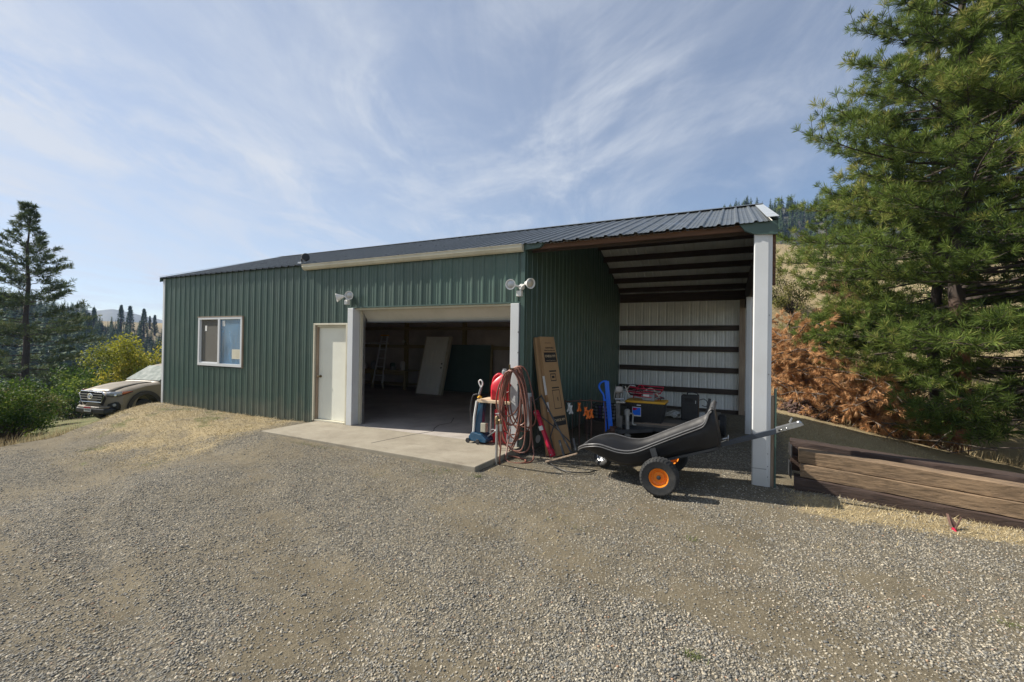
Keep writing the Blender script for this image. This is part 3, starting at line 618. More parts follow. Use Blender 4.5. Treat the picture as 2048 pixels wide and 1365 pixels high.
# entrance door
fr = MB(); fr.box(-5.075,-5.035,-0.024,0.02,0,2.15); fr.box(-4.09,-4.05,-0.024,0.02,0,2.15); fr.box(-5.035,-4.09,-0.024,0.02,2.11,2.15)
df = fr.build('door_frame', m_beige, shed, bevel=0.004)
MB().box(-5.033,-5.002,0.02,0.16,0,2.108).build('jamb', m_barewood, df); MB().box(-4.115,-4.092,0.02,0.16,0,2.108).build('jamb', m_barewood, df); MB().box(-5.0,-4.117,0.02,0.16,2.07,2.108).build('jamb', m_beige, df)
MB().box(-5.0,-4.117,-0.02,0.15,0.002,0.032).build('sill', m_beige, df)
ed_ = MB().box(-4.998,-4.119,0.075,0.115,0.036,2.066).build('entrance_door', m_door, shed, bevel=0.003)
MB().lathe([(0.03,0),(0.03,0.008),(0.012,0.012),(0.012,0.04),(0.028,0.05),(0.03,0.065),(0.02,0.08),(0.0,0.082)], (-4.93,0.075,0.98), (0,-1,0), 14).build('handle', m_brass, ed_, smooth=True)
# garage opening trim
pl_ = MB(); pl_.box(-4.012,-3.862,-0.055,0.14,0.0,2.460); pl_.build('opening_pillar', m_white, shed, bevel=0.006)
MB().box(-3.90,-3.83,0.145,0.22,0.0,2.45).build('opening_jamb', m_beige, shed); MB().box(-3.828,-3.815,0.20,0.26,0.0,2.40).build('door_track', m_steel, shed)
pr_ = MB(); pr_.box(-0.182,-0.022,-0.05,0.10,-0.02,2.460); pr_.build('opening_pillar', m_white, shed, bevel=0.006)
for zz in (0.35, 1.05, 1.6, 1.95): MB().box(-0.035,-0.02,-0.054,-0.048,zz,zz+0.025).build('fastener', m_dsteel, shed)
MB().box(-3.86,-0.19,0.02,0.10,2.428,2.461).build('head_trim', m_beige, shed)
rd = MB(); rd.grid([[(x_, y_, z_) for x_ in (-3.81,-2.6,-1.4,-0.2)] for y_, z_ in ((0.16,2.445),(0.30,2.26),(0.32,2.215),(0.33,2.19))])
gd = rd.build('roll_up_door', M('grey_beige_door_panel', (0.43,0.41,0.35), 0.5, 0, 0.06, 2, dirt=(0.28,0.26,0.21), dirt_amt=0.4), shed, solid=0.03)
MB().box(-3.80,-0.21,0.27,0.33,2.165,2.188).build('bottom_seal', m_dsteel, gd)
# lumber inside
for x_ in (-8.31,-5.6,-3.0): MB().box(x_-0.07,x_+0.07,7.0,7.11,0.0,3.40).build('wall_post', m_lum, shed)
for z_ in (1.66, 2.36, 2.95): MB().box(-11.0,-0.05,6.93,6.995,z_-0.12,z_).build('wall_rail', m_lum, shed)

# floodlights
def floodlight(x, z, label, heads):
    t = thing('floodlight', label, 'security light', (x,-0.02,z), 'twin white floodlights on the front wall')
    b = MB(); b.lathe([(0.055,0),(0.055,0.02),(0.04,0.04),(0.0,0.045)], (x,-0.02,z), (0,-1,0), 16); b.build('base_plate', m_wplastic, t, smooth=True)
    for (dx, dz), dr in heads:
        d = Vector(dr).normalized(); p = Vector((x+dx*0.5, -0.09, z+dz*0.5)); q = Vector((x+dx, -0.13, z+dz))
        h = MB(); h.tube([(x,-0.05,z), p, q], 0.016, 8)
        h.lathe([(0.022,-0.03),(0.034,0.0),(0.045,0.03),(0.07,0.08),(0.088,0.11),(0.09,0.125),(0.078,0.125),(0.06,0.09)], q, d, 20, caps=False); hd = h.build('lamp_head', m_wplastic, t, smooth=True)
        MB().lathe([(0.077,0.105),(0.05,0.112),(0.0,0.114)], q, d, 20, caps=False).build('lens', m_steel, hd, smooth=True)
    s = MB(); s.tube([(x,-0.05,z),(x+0.01,-0.11,z-0.07)], 0.016, 8); s.box(x-0.04,x+0.05,-0.17,-0.09,z-0.17,z-0.075); s.build('motion_sensor', m_wplastic, t, bevel=0.01)
floodlight(-3.96, 2.70, 'twin white floodlight above the left pillar of the garage opening', [((-0.13,0.0), (-0.6,-0.7,-0.25)), ((0.12,0.01), (0.45,-1,-0.05))])
floodlight(0.02, 2.735, 'twin white floodlight at the right front corner of the green wall', [((-0.13,0.03), (0.15,-1,-0.05)), ((0.13,0.05), (0.9,-0.5,-0.15))])
# dark lamp on the roof edge
t = thing('roof_spotlight', 'small black spotlight sitting on the roof edge above the gutter end', 'spotlight', (-5.72,0.22,3.57))
MB().box(-5.86,-5.74,0.16,0.28,3.56,3.60).build('bracket', m_steel, t)
MB().lathe([(0.0,-0.1),(0.06,-0.08),(0.085,0.0),(0.09,0.07),(0.08,0.09),(0.0,0.085)], (-5.64,0.20,3.69), (0.7,-0.6,0.1), 16, caps=False).build('lamp_head', m_black, t, smooth=True)
MB().tube([(-5.80,0.22,3.60),(-5.80,0.22,3.68),(-5.66,0.2,3.70)], 0.018, 8).build('arm', m_black, t)

# ------------------------------------------------------------------ dump cart
def wheel(parent, c, r, w, rim_r, axis, rim_mat, dish=0.05, lugs=34, spokes=0, tilt=None):
    """tyre with tread blocks + dished rim + hub; axis points to the outer side"""
    c = Vector(c); ax = Vector(axis).normalized(); a = ax.orthogonal().normalized(); b = ax.cross(a)
    t = MB(); pr = [(rim_r*0.97,-w*0.36),(rim_r*1.08,-w*0.45),(r*0.86,-w*0.5),(r*0.955,-w*0.42),(r*0.985,-w*0.25),(r,0),(r*0.985,w*0.25),(r*0.955,w*0.42),(r*0.86,w*0.5),(rim_r*1.08,w*0.45),(rim_r*0.97,w*0.36)]
    t.lathe(pr, c, ax, 48, caps=False)
    for k in range(lugs):
        for s_ in (-1, 1):
            th = 2*math.pi*(k+(0.5 if s_ > 0 else 0))/lugs; d = a*math.cos(th)+b*math.sin(th); th2 = th+0.6*2*math.pi/lugs; d2 = a*math.cos(th2)+b*math.sin(th2)
            t.bar(c+d*(r*0.995)+ax*(s_*w*0.04), c+d2*(r*0.965)+ax*(s_*w*0.44), w*0.055, r*0.032, d)
            t.bar(c+d2*(r*0.965)+ax*(s_*w*0.42), c+d2*(r*0.885)+ax*(s_*w*0.50), w*0.05, r*0.02, ax)
    ty = t.build('tyre', m_rubber, parent, smooth=True, angle=40)
    q = MB(); q.lathe([(rim_r*1.03,w*0.34),(rim_r*1.0,w*0.42),(rim_r*0.93,w*0.40),(rim_r*0.86,w*0.16),(rim_r*0.62,w*0.13),(rim_r*0.56,w*0.19),(rim_r*0.28,w*0.20),(rim_r*0.26,w*0.30),(0.0,w*0.30)], c, ax, 40, caps=False)
    q.lathe([(rim_r*1.0,-w*0.40),(rim_r*0.85,-w*0.2),(0,-w*0.2)], c, ax, 30, caps=False)
    rm = q.build('rim', rim_mat, parent, smooth=True)
    h = MB(); h.lathe([(rim_r*0.22,w*0.30),(rim_r*0.22,w*0.34),(rim_r*0.12,w*0.36),(rim_r*0.12,w*0.42),(0,w*0.42)], c, ax, 16, caps=False); h.build('hub', m_dsteel, parent, smooth=True)
    return ty, rm
cart = thing('dump_cart', 'black plastic tub dump cart with orange wheels, tilted on the gravel', 'dump cart', (2.3,-0.5,-0.12))
# stations along the tub: x, rim z, floor z, half width of the rim, half width of the floor
YC = -0.46
ST = [(1.24,0.235,0.225,0.10,0.08),(1.30,0.290,0.262,0.24,0.17),(1.40,0.345,0.250,0.33,0.22),(1.52,0.380,0.205,0.385,0.25),(1.63,0.392,0.165,0.405,0.28),(1.76,0.370,0.125,0.412,0.31),(1.88,0.348,0.100,0.415,0.33),(2.02,0.350,0.103,0.415,0.34),(2.16,0.392,0.135,0.415,0.345),(2.40,0.515,0.228,0.415,0.345),(2.70,0.668,0.340,0.415,0.345),(2.90,0.768,0.415,0.415,0.345),(2.955,0.815,0.436,0.415,0.345),(2.985,0.885,0.455,0.413,0.345),(3.005,0.955,0.475,0.410,0.345),(3.035,0.992,0.500,0.405,0.343)]
def sect(x, zr_, zf, hr, hf, t=0.0):
    o = []; 
    for s_, k in ((-1, (1.0, 0.62, 0.3, 0.1, 0.0)), (1, (0.0, 0.1, 0.3, 0.62, 1.0))):
        for f in k:
            y = hf+(hr-hf)*f-(0.10*min(1, hf/0.3) if f == 0.0 else (0.03*min(1, hf/0.3) if f == 0.1 else 0.0)); z = zf+(zr_-zf)*f-(0 if f > 0.1 else 0.0)
            o.append((x+0.10*(1-f)*(1 if x > 2.85 else 0), YC+s_*(y-t), z+t*0.4))
    return o
tub = MB(); rows = [sect(*s_) for s_ in ST]; tub.grid(rows)
tub.add(rows[-1], [tuple(range(9, -1, -1))])
m_tub = M('dusty_black_plastic', (0.012,0.0125,0.0145), 0.52, 0, 0.25, 4, 0.05, 60, dirt=(0.028,0.028,0.027), dirt_amt=0.4, spec=0.4)
tubo = tub.build('tub', m_tub, cart, smooth=True, solid=0.012, sub=0, angle=20)
rm_ = MB()
near = [(s_[0], YC-s_[3]-0.012, s_[1]) for s_ in ST]; far = [(s_[0], YC+s_[3]+0.012, s_[1]) for s_ in ST]
m_lip = M('plastic_lip_painted_highlight', (0.11,0.11,0.112), 0.32, 0, 0.2, 8)  # lighter grey than the tub: the rim's highlight is painted into its colour
loop = near[::-1]+far
for dz, rr in ((0.0, 0.012), (-0.030, 0.008)):
    rm_.tube([(p[0], p[1]+(0.008 if p[1] > YC else -0.008)*(dz < 0), p[2]+dz) for p in loop], rr, 8)
rm_.tube([(3.04, YC-0.41+0.41*2*k/6, 0.995+0.015*math.sin(math.pi*k/6)) for k in range(7)], 0.02, 8)
rm_.build('rolled_rim', m_lip, cart, smooth=True)
MB().prism([(3.015,YC-0.41,0.985),(3.075,YC-0.40,0.972),(3.075,YC+0.40,0.972),(3.015,YC+0.41,0.985)], (0.004,0,0.022)).build('back_lip', m_lip, cart, bevel=0.006)
fr = MB(); fr.bar((1.95,YC,0.06),(3.16,YC,0.50),0.06,0.045); fr.bar((2.335,-0.893,0.43),(2.40,-0.90,0.22),0.075,0.012,(0,1,0)); fr.build('side_strut', m_dsteel, cart)
ax_ = MB(); ax_.tube([(2.44,-1.00,0.12),(2.44,0.08,0.12)], 0.016, 10); ax_.bar((2.30,-0.70,0.20),(2.47,-0.70,0.12),0.05,0.03); ax_.bar((2.30,-0.22,0.20),(2.47,-0.22,0.12),0.05,0.03)
ax_.bar((2.2,-0.80,0.165),(3.12,-0.80,0.50),0.02,0.03); ax_.build('axle_frame', m_dsteel, cart)
dbr = MB(); dbr.bar((3.06,YC,0.455),(3.80,YC,0.735),0.062,0.062); dbx = dbr.build('drawbar', M('slate_blue_drawbar', (0.05,0.062,0.085), 0.35, 0.3, 0.1, 5), cart, bevel=0.004)
cp = MB(); cp.prism([(3.76,YC-0.036,0.700),(3.755,YC-0.036,0.765),(3.96,YC-0.036,0.852),(4.03,YC-0.036,0.850),(4.05,YC-0.036,0.825),(3.99,YC-0.036,0.795)], (0,0.072,0))
cp.ball((4.0,YC,0.84), 0.034, 8); cp.bar((3.90,YC,0.84),(3.93,YC,0.90),0.03,0.02); cp.ball((3.815,YC-0.04,0.745),0.011,5); cp.ball((3.87,YC-0.04,0.77),0.011,5)
cpo = cp.build('hitch_coupler', m_steel, dbx, bevel=0.003)
for x_, z_ in ((3.79,0.735),(3.865,0.768)): MB().lathe([(0.012,0),(0.012,0.002),(0,0.002)], (x_,YC-0.0365,z_), (0,-1,0), 10).build('bolt_hole', m_ink, cpo)
lt = MB(); lt.tube([(3.10,YC-0.05,0.53),(3.16,YC-0.06,0.565),(3.22,YC-0.05,0.585)], 0.014, 8); lt.tube([(3.22,YC-0.05+0.035*math.cos(k*0.785),0.585+0.035*math.sin(k*0.785)) for k in range(8)], 0.008, 6, closed=True); lt.bar((3.08,YC-0.07,0.50),(3.20,YC-0.07,0.56),0.03,0.012); lt.build('dump_latch', m_steel, cart)
for yy, s_ in ((-1.06, -1), (0.14, 1)):
    wp = thing('wheel', '', '', (2.45,yy,0.118)); del wp['label'], wp['category']; wp.parent = cart; wp.location = Vector((2.45,yy,0.118))-ORG[cart]; ORG[wp] = Vector((2.45,yy,0.118))
    wheel(wp, (2.45,yy,0.118), 0.238, 0.185, 0.118, (0.0,s_,0), m_orange)
def resting(x, y): return tz(x, y)

# loose wheel under the nose
lw = thing('loose_wheel', 'black tyre with pale grey rim lying under the front of the dump cart', 'wheel', (1.48,-0.05,-0.12))
wheel(lw, (1.48,-0.05,0.035), 0.165, 0.11, 0.095, (-0.45,-0.75,0.35), m_steel, lugs=24)

# ------------------------------------------------------------------ things by the right jamb
st = thing('wooden_stand', 'small stand with pale wooden top and bent grey legs beside the hose', 'side table', (-0.42,0.0,0))
MB().box(-0.80,-0.14,-0.10,0.34,0.715,0.765).build('top', wood('pale_board', (0.50,0.38,0.24), (0.68,0.56,0.40), (1,10,10), 0.6, 0.15), st, bevel=0.006)
for x_, y_, dx in ((-0.74,-0.05,0.0),(-0.20,-0.05,0.0)):
    MB().tube([(x_,y_+0.32,0.71),(x_+0.03,y_+0.32,0.34),(x_+0.02,y_+0.30,0.25),(x_+0.02,y_+0.05,0.20),(x_+0.06,y_,0.04),(x_+0.06,y_-0.02,0.014)] if False else [(x_+0.35*(x_<-.5),y_,0.715),(x_+0.35*(x_<-.5),y_,0.30),(x_+0.30*(x_<-.5),y_,0.24),(x_+0.10*(x_<-.5),y_-0.02,0.08),(x_+0.06*(x_<-.5),y_-0.02,0.012)], 0.014, 8).build('leg', m_steel, st, smooth=True)
MB().tube([(-0.72,0.28,0.715),(-0.72,0.28,0.012)], 0.014, 8).build('leg', m_steel, st, smooth=True)
MB().tube([(-0.20,0.28,0.715),(-0.20,0.28,0.012)], 0.014, 8).build('leg', m_steel, st, smooth=True)
MB().tube([(-0.72,0.28,0.18),(-0.20,0.28,0.18)], 0.012, 8).build('stretcher', m_steel, st, smooth=True)

gc = thing('fuel_can', 'red plastic fuel can with dark green cap on the pale stand', 'fuel can', (-0.45,0.12,0.766))
b = MB(); sec = []
for z_, sx, sy, ox in ((0.767,0.145,0.12,0),(0.785,0.155,0.13,0),(1.0,0.155,0.13,0),(1.06,0.145,0.122,0.01),(1.13,0.11,0.10,0.04),(1.19,0.07,0.07,0.075),(1.215,0.05,0.05,0.085)):
    ring = []
    for k in range(20):
        t = 2*math.pi*k/20; cx_, sy_ = math.cos(t), math.sin(t); e = 0.55
        ring.append((-0.45+ox+math.copysign(abs(cx_)**e, cx_)*sx, 0.12+math.copysign(abs(sy_)**e, sy_)*sy, z_))
    sec.append(ring+[ring[0]])
b.grid(sec); b.add(sec[0][:-1], [tuple(range(19,-1,-1))]); b.build('body', m_red, gc, smooth=True)
MB().tube([(-0.58,0.10,1.03),(-0.575,0.10,1.10),(-0.54,0.10,1.17),(-0.47,0.10,1.215),(-0.40,0.10,1.20)], 0.026, 10).build('handle', m_red, gc, smooth=True)
MB().lathe([(0.045,0),(0.05,0.02),(0.05,0.06),(0.035,0.075),(0.035,0.10),(0,0.10)], (-0.365,0.12,1.215), n=16).build('cap', m_grey, gc, smooth=True)
bk = thing('bucket', 'glossy red bucket with wire bail on the stand, right of the fuel can', 'bucket', (-0.25,0.04,0.766))
MB().lathe([(0.0,0.002),(0.105,0.002),(0.125,0.26),(0.135,0.262),(0.135,0.30),(0.128,0.30),(0.12,0.25),(0.10,0.01),(0,0.01)], (-0.25,0.04,0.766), n=26, caps=False).build('pail', m_red, bk, smooth=True)
MB().tube([(-0.25-0.137*math.cos(t), 0.04-0.07*math.sin(t)-0.07, 1.05-0.13*math.sin(t)) for t in np.linspace(0, math.pi, 12)], 0.0035, 6).build('bail', m_wplastic, bk, smooth=True)
gc2 = thing('fuel_can', 'tall red fuel can standing on the slab under the pale stand', 'fuel can', (-0.40,0.16,0))
MB().box(-0.53,-0.27,0.05,0.28,0.215,0.60).build('body', m_red, gc2, bevel=0.03)
MB().lathe([(0.03,0),(0.03,0.05),(0.0,0.05)], (-0.42,0.16,0.60), n=12).build('cap', m_grey, gc2)
MB().tube([(-0.36,0.16,0.60),(-0.36,0.16,0.64),(-0.30,0.16,0.64),(-0.285,0.16,0.59)], 0.012, 8).build('handle', m_red, gc2, smooth=True)
crt = thing('plastic_crate', 'low red crate under the pale stand beneath the fuel can', 'crate', (-0.40,0.16,0))
MB().box(-0.55,-0.20,0.03,0.30,0.005,0.21).build('body', m_red, crt, bevel=0.01)
# upright carpet cleaner
vc = thing('upright_vacuum', 'teal blue upright floor cleaner with looped grey handle left of the pale stand', 'vacuum cleaner', (-0.76,-0.06,0))
MB().prism([(-0.92,-0.17,0.03),(-0.56,-0.20,0.03),(-0.54,-0.20,0.09),(-0.66,-0.18,0.17),(-0.86,-0.16,0.20),(-0.93,-0.16,0.11)], (0.02,0.26,0)).build('base', m_teal, vc, bevel=0.015)
for x_, y_ in ((-0.92,-0.19),(-0.70,-0.225),(-0.90,0.09)): MB().lathe([(0.04,-0.012),(0.045,0),(0.04,0.012),(0,0.012)], (x_,y_,0.045), (0,-1,0), 14).build('caster', m_rubber, vc, smooth=True)
MB().prism([(-0.84,-0.12,0.16),(-0.70,-0.12,0.17),(-0.70,-0.04,0.72),(-0.80,-0.04,0.70)], (0,0.12,0)).build('column', m_teal, vc, bevel=0.012)
MB().tube([(-0.84,-0.13,0.18),(-0.835,-0.12,0.45),(-0.80,-0.10,0.74)], 0.02, 10).build('tube', m_wplastic, vc, smooth=True)
MB().box(-0.70,-0.60,-0.13,-0.03,0.20,0.36).build('tank', M('clear_tank', (0.42,0.40,0.32), 0.2), vc, bevel=0.01)
MB().tube([(-0.79,-0.08,0.72),(-0.77,-0.07,0.86),(-0.735,-0.06,0.98)], 0.02, 10).build('stalk', m_grey, vc, smooth=True)
MB().tube([(-0.735,-0.06,0.98),(-0.71,-0.06,1.03),(-0.715,-0.06,1.08),(-0.75,-0.06,1.11),(-0.785,-0.06,1.085),(-0.775,-0.06,1.04),(-0.745,-0.06,0.99)], 0.012, 8).build('handle', m_wplastic, vc, smooth=True)
MB().tube([(-0.79,-0.1,0.86),(-0.88,-0.1,0.82),(-0.92,-0.11,0.62),(-0.90,-0.12,0.42),(-0.86,-0.13,0.30)], 0.014, 8).build('flex_hose', m_black, vc, smooth=True)
MB().tube([(-0.76,-0.12,0.80),(-0.72,-0.13,0.83),(-0.69,-0.12,0.80)], 0.02, 8).build('lever', m_yellow, vc, smooth=True)

# yard hydrant post
hy = thing('standpipe', 'thin galvanised standpipe with brass tap at the corner of the concrete slab', 'standpipe', (0.05,-0.93,-0.13))
MB().tube([(0.05,-0.93,-0.16),(0.055,-0.93,0.58)], 0.021, 12).build('pipe', m_steel, hy, smooth=True)
h = MB(); h.lathe([(0.026,0),(0.03,0.03),(0.026,0.06),(0.034,0.07),(0.034,0.11),(0.02,0.13),(0,0.13)], (0.055,-0.93,0.53), n=12); h.tube([(0.055,-0.93,0.60),(0.12,-0.95,0.60),(0.135,-0.955,0.54)], 0.017, 8); tp = h.build('tap', m_brass, hy, smooth=True)
MB().tube([(0.055,-0.93,0.66),(0.03,-0.93,0.69),(0.10,-0.94,0.70)], 0.009, 8).build('handle', m_grey, tp, smooth=True)
MB().tube([(0.135,-0.955,0.545),(0.137,-0.955,0.44)], [0.022,0.019], 10).build('coupling', m_steel, hy, smooth=True)

# coiled hose on the right pillar
hz = thing('garden_hose', 'long brownish red hose looped over a hook on the right white pillar', 'hose', (0.0,-0.2,0))
rh = random.Random(5); path = []
for L in range(13):
    zb = (0.36,0.30,0.05,0.12,-0.02,0.42,0.02,0.22,0.60,-0.04,0.32,0.10,0.5)[L]; wl = rh.uniform(0.16, 0.29); wr = rh.uniform(0.15, 0.30); y0 = -0.10-0.022*L+rh.uniform(-.01,.01); sk = rh.uniform(-0.16, 0.16); cx0 = 0.01+rh.uniform(-.02,.02)
    yb = y0-(0.10 if zb < 0.15 else 0.0)
    for k in range(44):
        t = k/44*2*math.pi; s_ = math.sin(t/2)                     # 0 at hook, 1 at bottom
        hh = (1-math.cos(t))/2; side = math.sin(t)
        x_ = cx0+(wr if side > 0 else wl)*math.copysign(abs(side)**0.8, side)*(0.75+0.35*hh)+sk*hh*hh
        z_ = 1.385-0.006*L+(zb-1.385)*hh; 
        path.append((x_+0.006*math.sin(3*t+L), y0*(1-hh)+yb*hh+0.012*math.sin(3*t+2*L), z_))
ho = MB(); ho.tube(path, 0.0125, 8); ho.build('coil', m_hose, hz, smooth=True)
lo = MB(); lo.tube([(0.137,-0.955,0.45),(0.135,-0.95,0.2),(0.11,-0.93,0.0),(0.10,-0.87,-0.105),(0.2,-0.70,-0.108),(0.34,-0.55,-0.105),(0.30,-0.42,-0.09),(0.12,-0.40,-0.075),(0.02,-0.46,-0.055)], 0.0125, 8); lo.build('lead', m_hose, hz, smooth=True)
lo = MB(); lo.tube([(-0.02,-0.32,0.35),(0.02,-0.52,0.02),(0.05,-0.62,-0.06),(0.16,-0.66,-0.10),(0.34,-0.58,-0.105),(0.42,-0.42,-0.10),(0.40,-0.3,0.0),(0.34,-0.26,0.30),(0.30,-0.22,0.9)], 0.0125, 8); lo.build('ground_loop', m_hose, hz, smooth=True)
MB().tube([(0.0,-0.05,1.34),(0.0,-0.40,1.35),(0.0,-0.42,1.42)], 0.014, 8).build('hook', m_brass, hz, smooth=True)
MB().tube([(0.21,-0.33,0.62),(0.21,-0.335,0.78)], 0.015, 8).build('nozzle', m_steel, hz, smooth=True)
# papers hanging behind the hose
tg = thing('paper_tag', 'torn white paper sheet hanging on the green wall corner right of the hose', 'paper', (0.10,0.16,0.65))
MB().prism([(0.085,0.02,0.92),(0.082,0.30,0.90),(0.082,0.34,0.42),(0.083,0.22,0.36),(0.085,0.05,0.50)], (0.003,0,0)).build('sheet', m_wplastic, tg)
MB().prism([(0.10,-0.06,0.84),(0.20,-0.05,0.80),(0.21,-0.05,0.30),(0.13,-0.06,0.34)], (0,0.003,0)).build('sheet', m_wplastic, tg)
# chain with round tag
ch = thing('chain_tag', 'short chain with round white disc hanging on the green bay wall', 'chain', (0.10,0.60,0.2)); c = MB()
for k in range(10):
    z_ = 0.42-k*0.032
    c.tube([(0.09+(0.009*math.cos(t) if k % 2 else 0), 0.60+(0 if k % 2 else 0.009*math.cos(t)), z_+0.019*math.sin(t)) for t in np.linspace(0, 2*math.pi, 9)[:-1]], 0.004, 5, closed=True)
c.build('chain', m_steel, ch, smooth=True); MB().lathe([(0.075,0),(0.075,0.006),(0,0.006)], (0.088,0.61,0.03), (1,-0.2,0), 20).build('disc', m_wplastic, ch)

# ------------------------------------------------------------------ leaning cartons
def carton(base_l, top_l, wdir, wd, thick, label, front=False):
    """tall flat box leaning on the bay wall: base_l, top_l = left front edge; wdir = width direction"""
    bl, tl = Vector(base_l), Vector(top_l); wv = Vector(wdir).normalized()*wd; up = (tl-bl); n = wv.cross(up).normalized()
    t = thing('carton', label, 'carton', base_l, 'flat cartons leaning on the bay wall'); o = MB()
    o.prism([bl, bl+wv, bl+wv+up, bl+up], -n*thick); body = o.build('box', m_card, t, bevel=0.004)
    return t, bl, wv, up, n
# front face looks out to +x / -y
wd_ = Vector((0.12,1.0,0)); 
t, bl, wv, up, n = carton((0.63,0.17,-0.125), (0.17,0.42,1.90), (0.30,0.86,0.0), 0.40, 0.075, 'tall cardboard carton printed CHECK FIT! leaning on the green bay wall, in front', True)
ux, uy = wv.normalized(), up.normalized(); uh = up.length; P = lambda a, b: bl+ux*(a*wv.length)+uy*(b*uh)+n*0.002
ink = MB()
def plate(a0, a1, b0, b1, bl_=None): ink.add([P(a0,b0)+n*.001, P(a1,b0)+n*.001, P(a1,b1)+n*.001, P(a0,b1)+n*.001], [(0,1,2,3)])
plate(0.12,0.93,0.775,0.86); plate(0.12,0.93,0.235,0.315)
def outline(a0,a1,b0,b1,w=0.012):
    plate(a0,a0+w,b0,b1); plate(a1-w,a1,b0,b1); plate(a0+w,a1-w,b1-w*.25,b1); plate(a0+w,a1-w,b0,b0+w*.25)
outline(0.30,0.80,0.375,0.535,0.025); outline(0.33,0.70,0.61,0.675,0.03); plate(0.30,0.78,0.690,0.702); plate(0.32,0.80,0.548,0.558); plate(0.42,0.60,0.635,0.655); plate(0.58,0.63,0.44,0.47)
ink.text('ADJUSTABLE', 0.040, P(0.55,0.900), ux, uy, bold=0.0012); ink.text('SLIDING PATIO SCREEN DOOR', 0.0205, P(0.54,0.877), ux, uy, bold=0.0012)
ink.text('Screen Door', 0.034, P(0.50,0.945), ux, uy)
ink.build('printing', m_ink, t)
m_pl = M('pale_card_lettering', (0.52,0.38,0.22), 0.85)
lt_ = MB(); lt_.text('CHECK FIT!', 0.056, P(0.525,0.826)+n*.002, ux, uy, bold=0.0015); lt_.build('reversed_lettering', m_pl, t); lt_ = MB(); lt_.text('FOR PROPER FIT MEASURE OPENING', 0.0155, P(0.525,0.788)+n*.002, ux, uy); lt_.build('small_lettering', m_pl, t); lt_ = MB(); lt_.text('CHECK FIT!', 0.056, P(0.525,0.28)+n*.002, ux, uy, bold=0.0015)
lt_.build('reversed_lettering', m_pl, t)
for a, b0, b1 in ((-0.004,0.50,0.66),(-0.004,0.36,0.44)):
    q = bl+uy*(b0*uh)-ux*0.003-n*0.065; MB().prism([q, q+n*0.05, q+n*0.05+uy*((b1-b0)*uh), q+uy*((b1-b0)*uh)], -ux*0.002).build('side_label', m_wplastic, t)
carton((0.49,0.12,-0.125), (0.09,0.40,1.885), (0.30,0.86,0.0), 0.40, 0.06, 'plain cardboard carton leaning between the printed carton and the green wall')

# red bar, dark frame and plank in front of the cartons
rb = thing('steel_bar', 'bright red steel bar with rounded ends leaning left of the cartons', 'steel bar', (0.585,0.02,-0.12))
r_ = MB(); r_.bar((0.30,0.10,0.54),(0.565,0.03,-0.02),0.055,0.085,(0,-1,0)); r_.build('bar', m_redp, rb, bevel=0.012)
r_ = MB(); r_.bar((0.245,0.10,0.63),(0.30,0.09,0.53),0.075,0.13,(0,-1,0)); r_.build('head', m_redp, rb, bevel=0.025)
r_ = MB(); r_.bar((0.56,0.03,0.02),(0.615,0.015,-0.10),0.075,0.125,(0,-1,0)); r_.build('foot', m_redp, rb, bevel=0.025)
for p_ in ((0.265,0.03,0.60),(0.595,-0.05,-0.06)): MB().ball(p_, 0.013, 6).build('rivet', m_steel, rb)
MB().bar((0.375,0.048,0.38),(0.405,0.041,0.315),0.056,0.087,(0,-1,0)).build('label', m_wplastic, rb)
fr = thing('tube_frame', 'dark grey bent tube frame leaning beside the red bar in front of the cartons', 'frame', (0.7,0.12,-0.12))
f = MB(); f.tube([(0.12,0.2,0.83),(0.18,0.18,0.77),(0.33,0.14,0.87),(0.36,0.13,0.85),(0.62,0.10,0.44),(0.93,0.02,0.0)], 0.015, 8); f.build('bent_tube', m_dsteel, fr, smooth=True)
f = MB(); f.tube([(0.27,0.16,0.56),(0.62,0.18,0.33),(0.86,0.2,0.12)], 0.011, 8); f.build('brace', m_dsteel, fr, smooth=True)
f = MB(); f.tube([(0.60,0.12,0.46),(0.52,0.12,0.2),(0.60,0.15,-0.11)], 0.012, 8); f.build('leg', m_dsteel, fr, smooth=True)
for p, q in (((0.745,-0.05,0.20),(0.86,-0.12,-0.04)), ((0.96,0.02,0.24),(1.02,-0.02,0.06))): MB().bar(p, q, 0.035, 0.02, (0,-1,0)).build('stub', m_dsteel, fr)
pk = MB(); pk.bar((0.62,-0.32,-0.105),(1.15,-0.36,0.10),0.05,0.018); tag(pk.build('plank', m_barewood, origin=(0.62,-0.32,-0.1)), 'thin pale plank lying with one end under the nose of the dump cart', 'plank')
cbl = MB(); cbl.tube([(0.42,-0.05,-0.115),(0.52,-0.22,-0.11),(0.72,-0.36,-0.108),(0.85,-0.50,-0.112),(1.1,-0.66,-0.108),(1.35,-0.58,-0.112),(1.45,-0.4,-0.112)], 0.009, 6); tag(cbl.build('cable', m_black, origin=(0.5,-0.3,-0.11), smooth=True), 'black cable lying on the gravel in front of the cartons', 'cable')

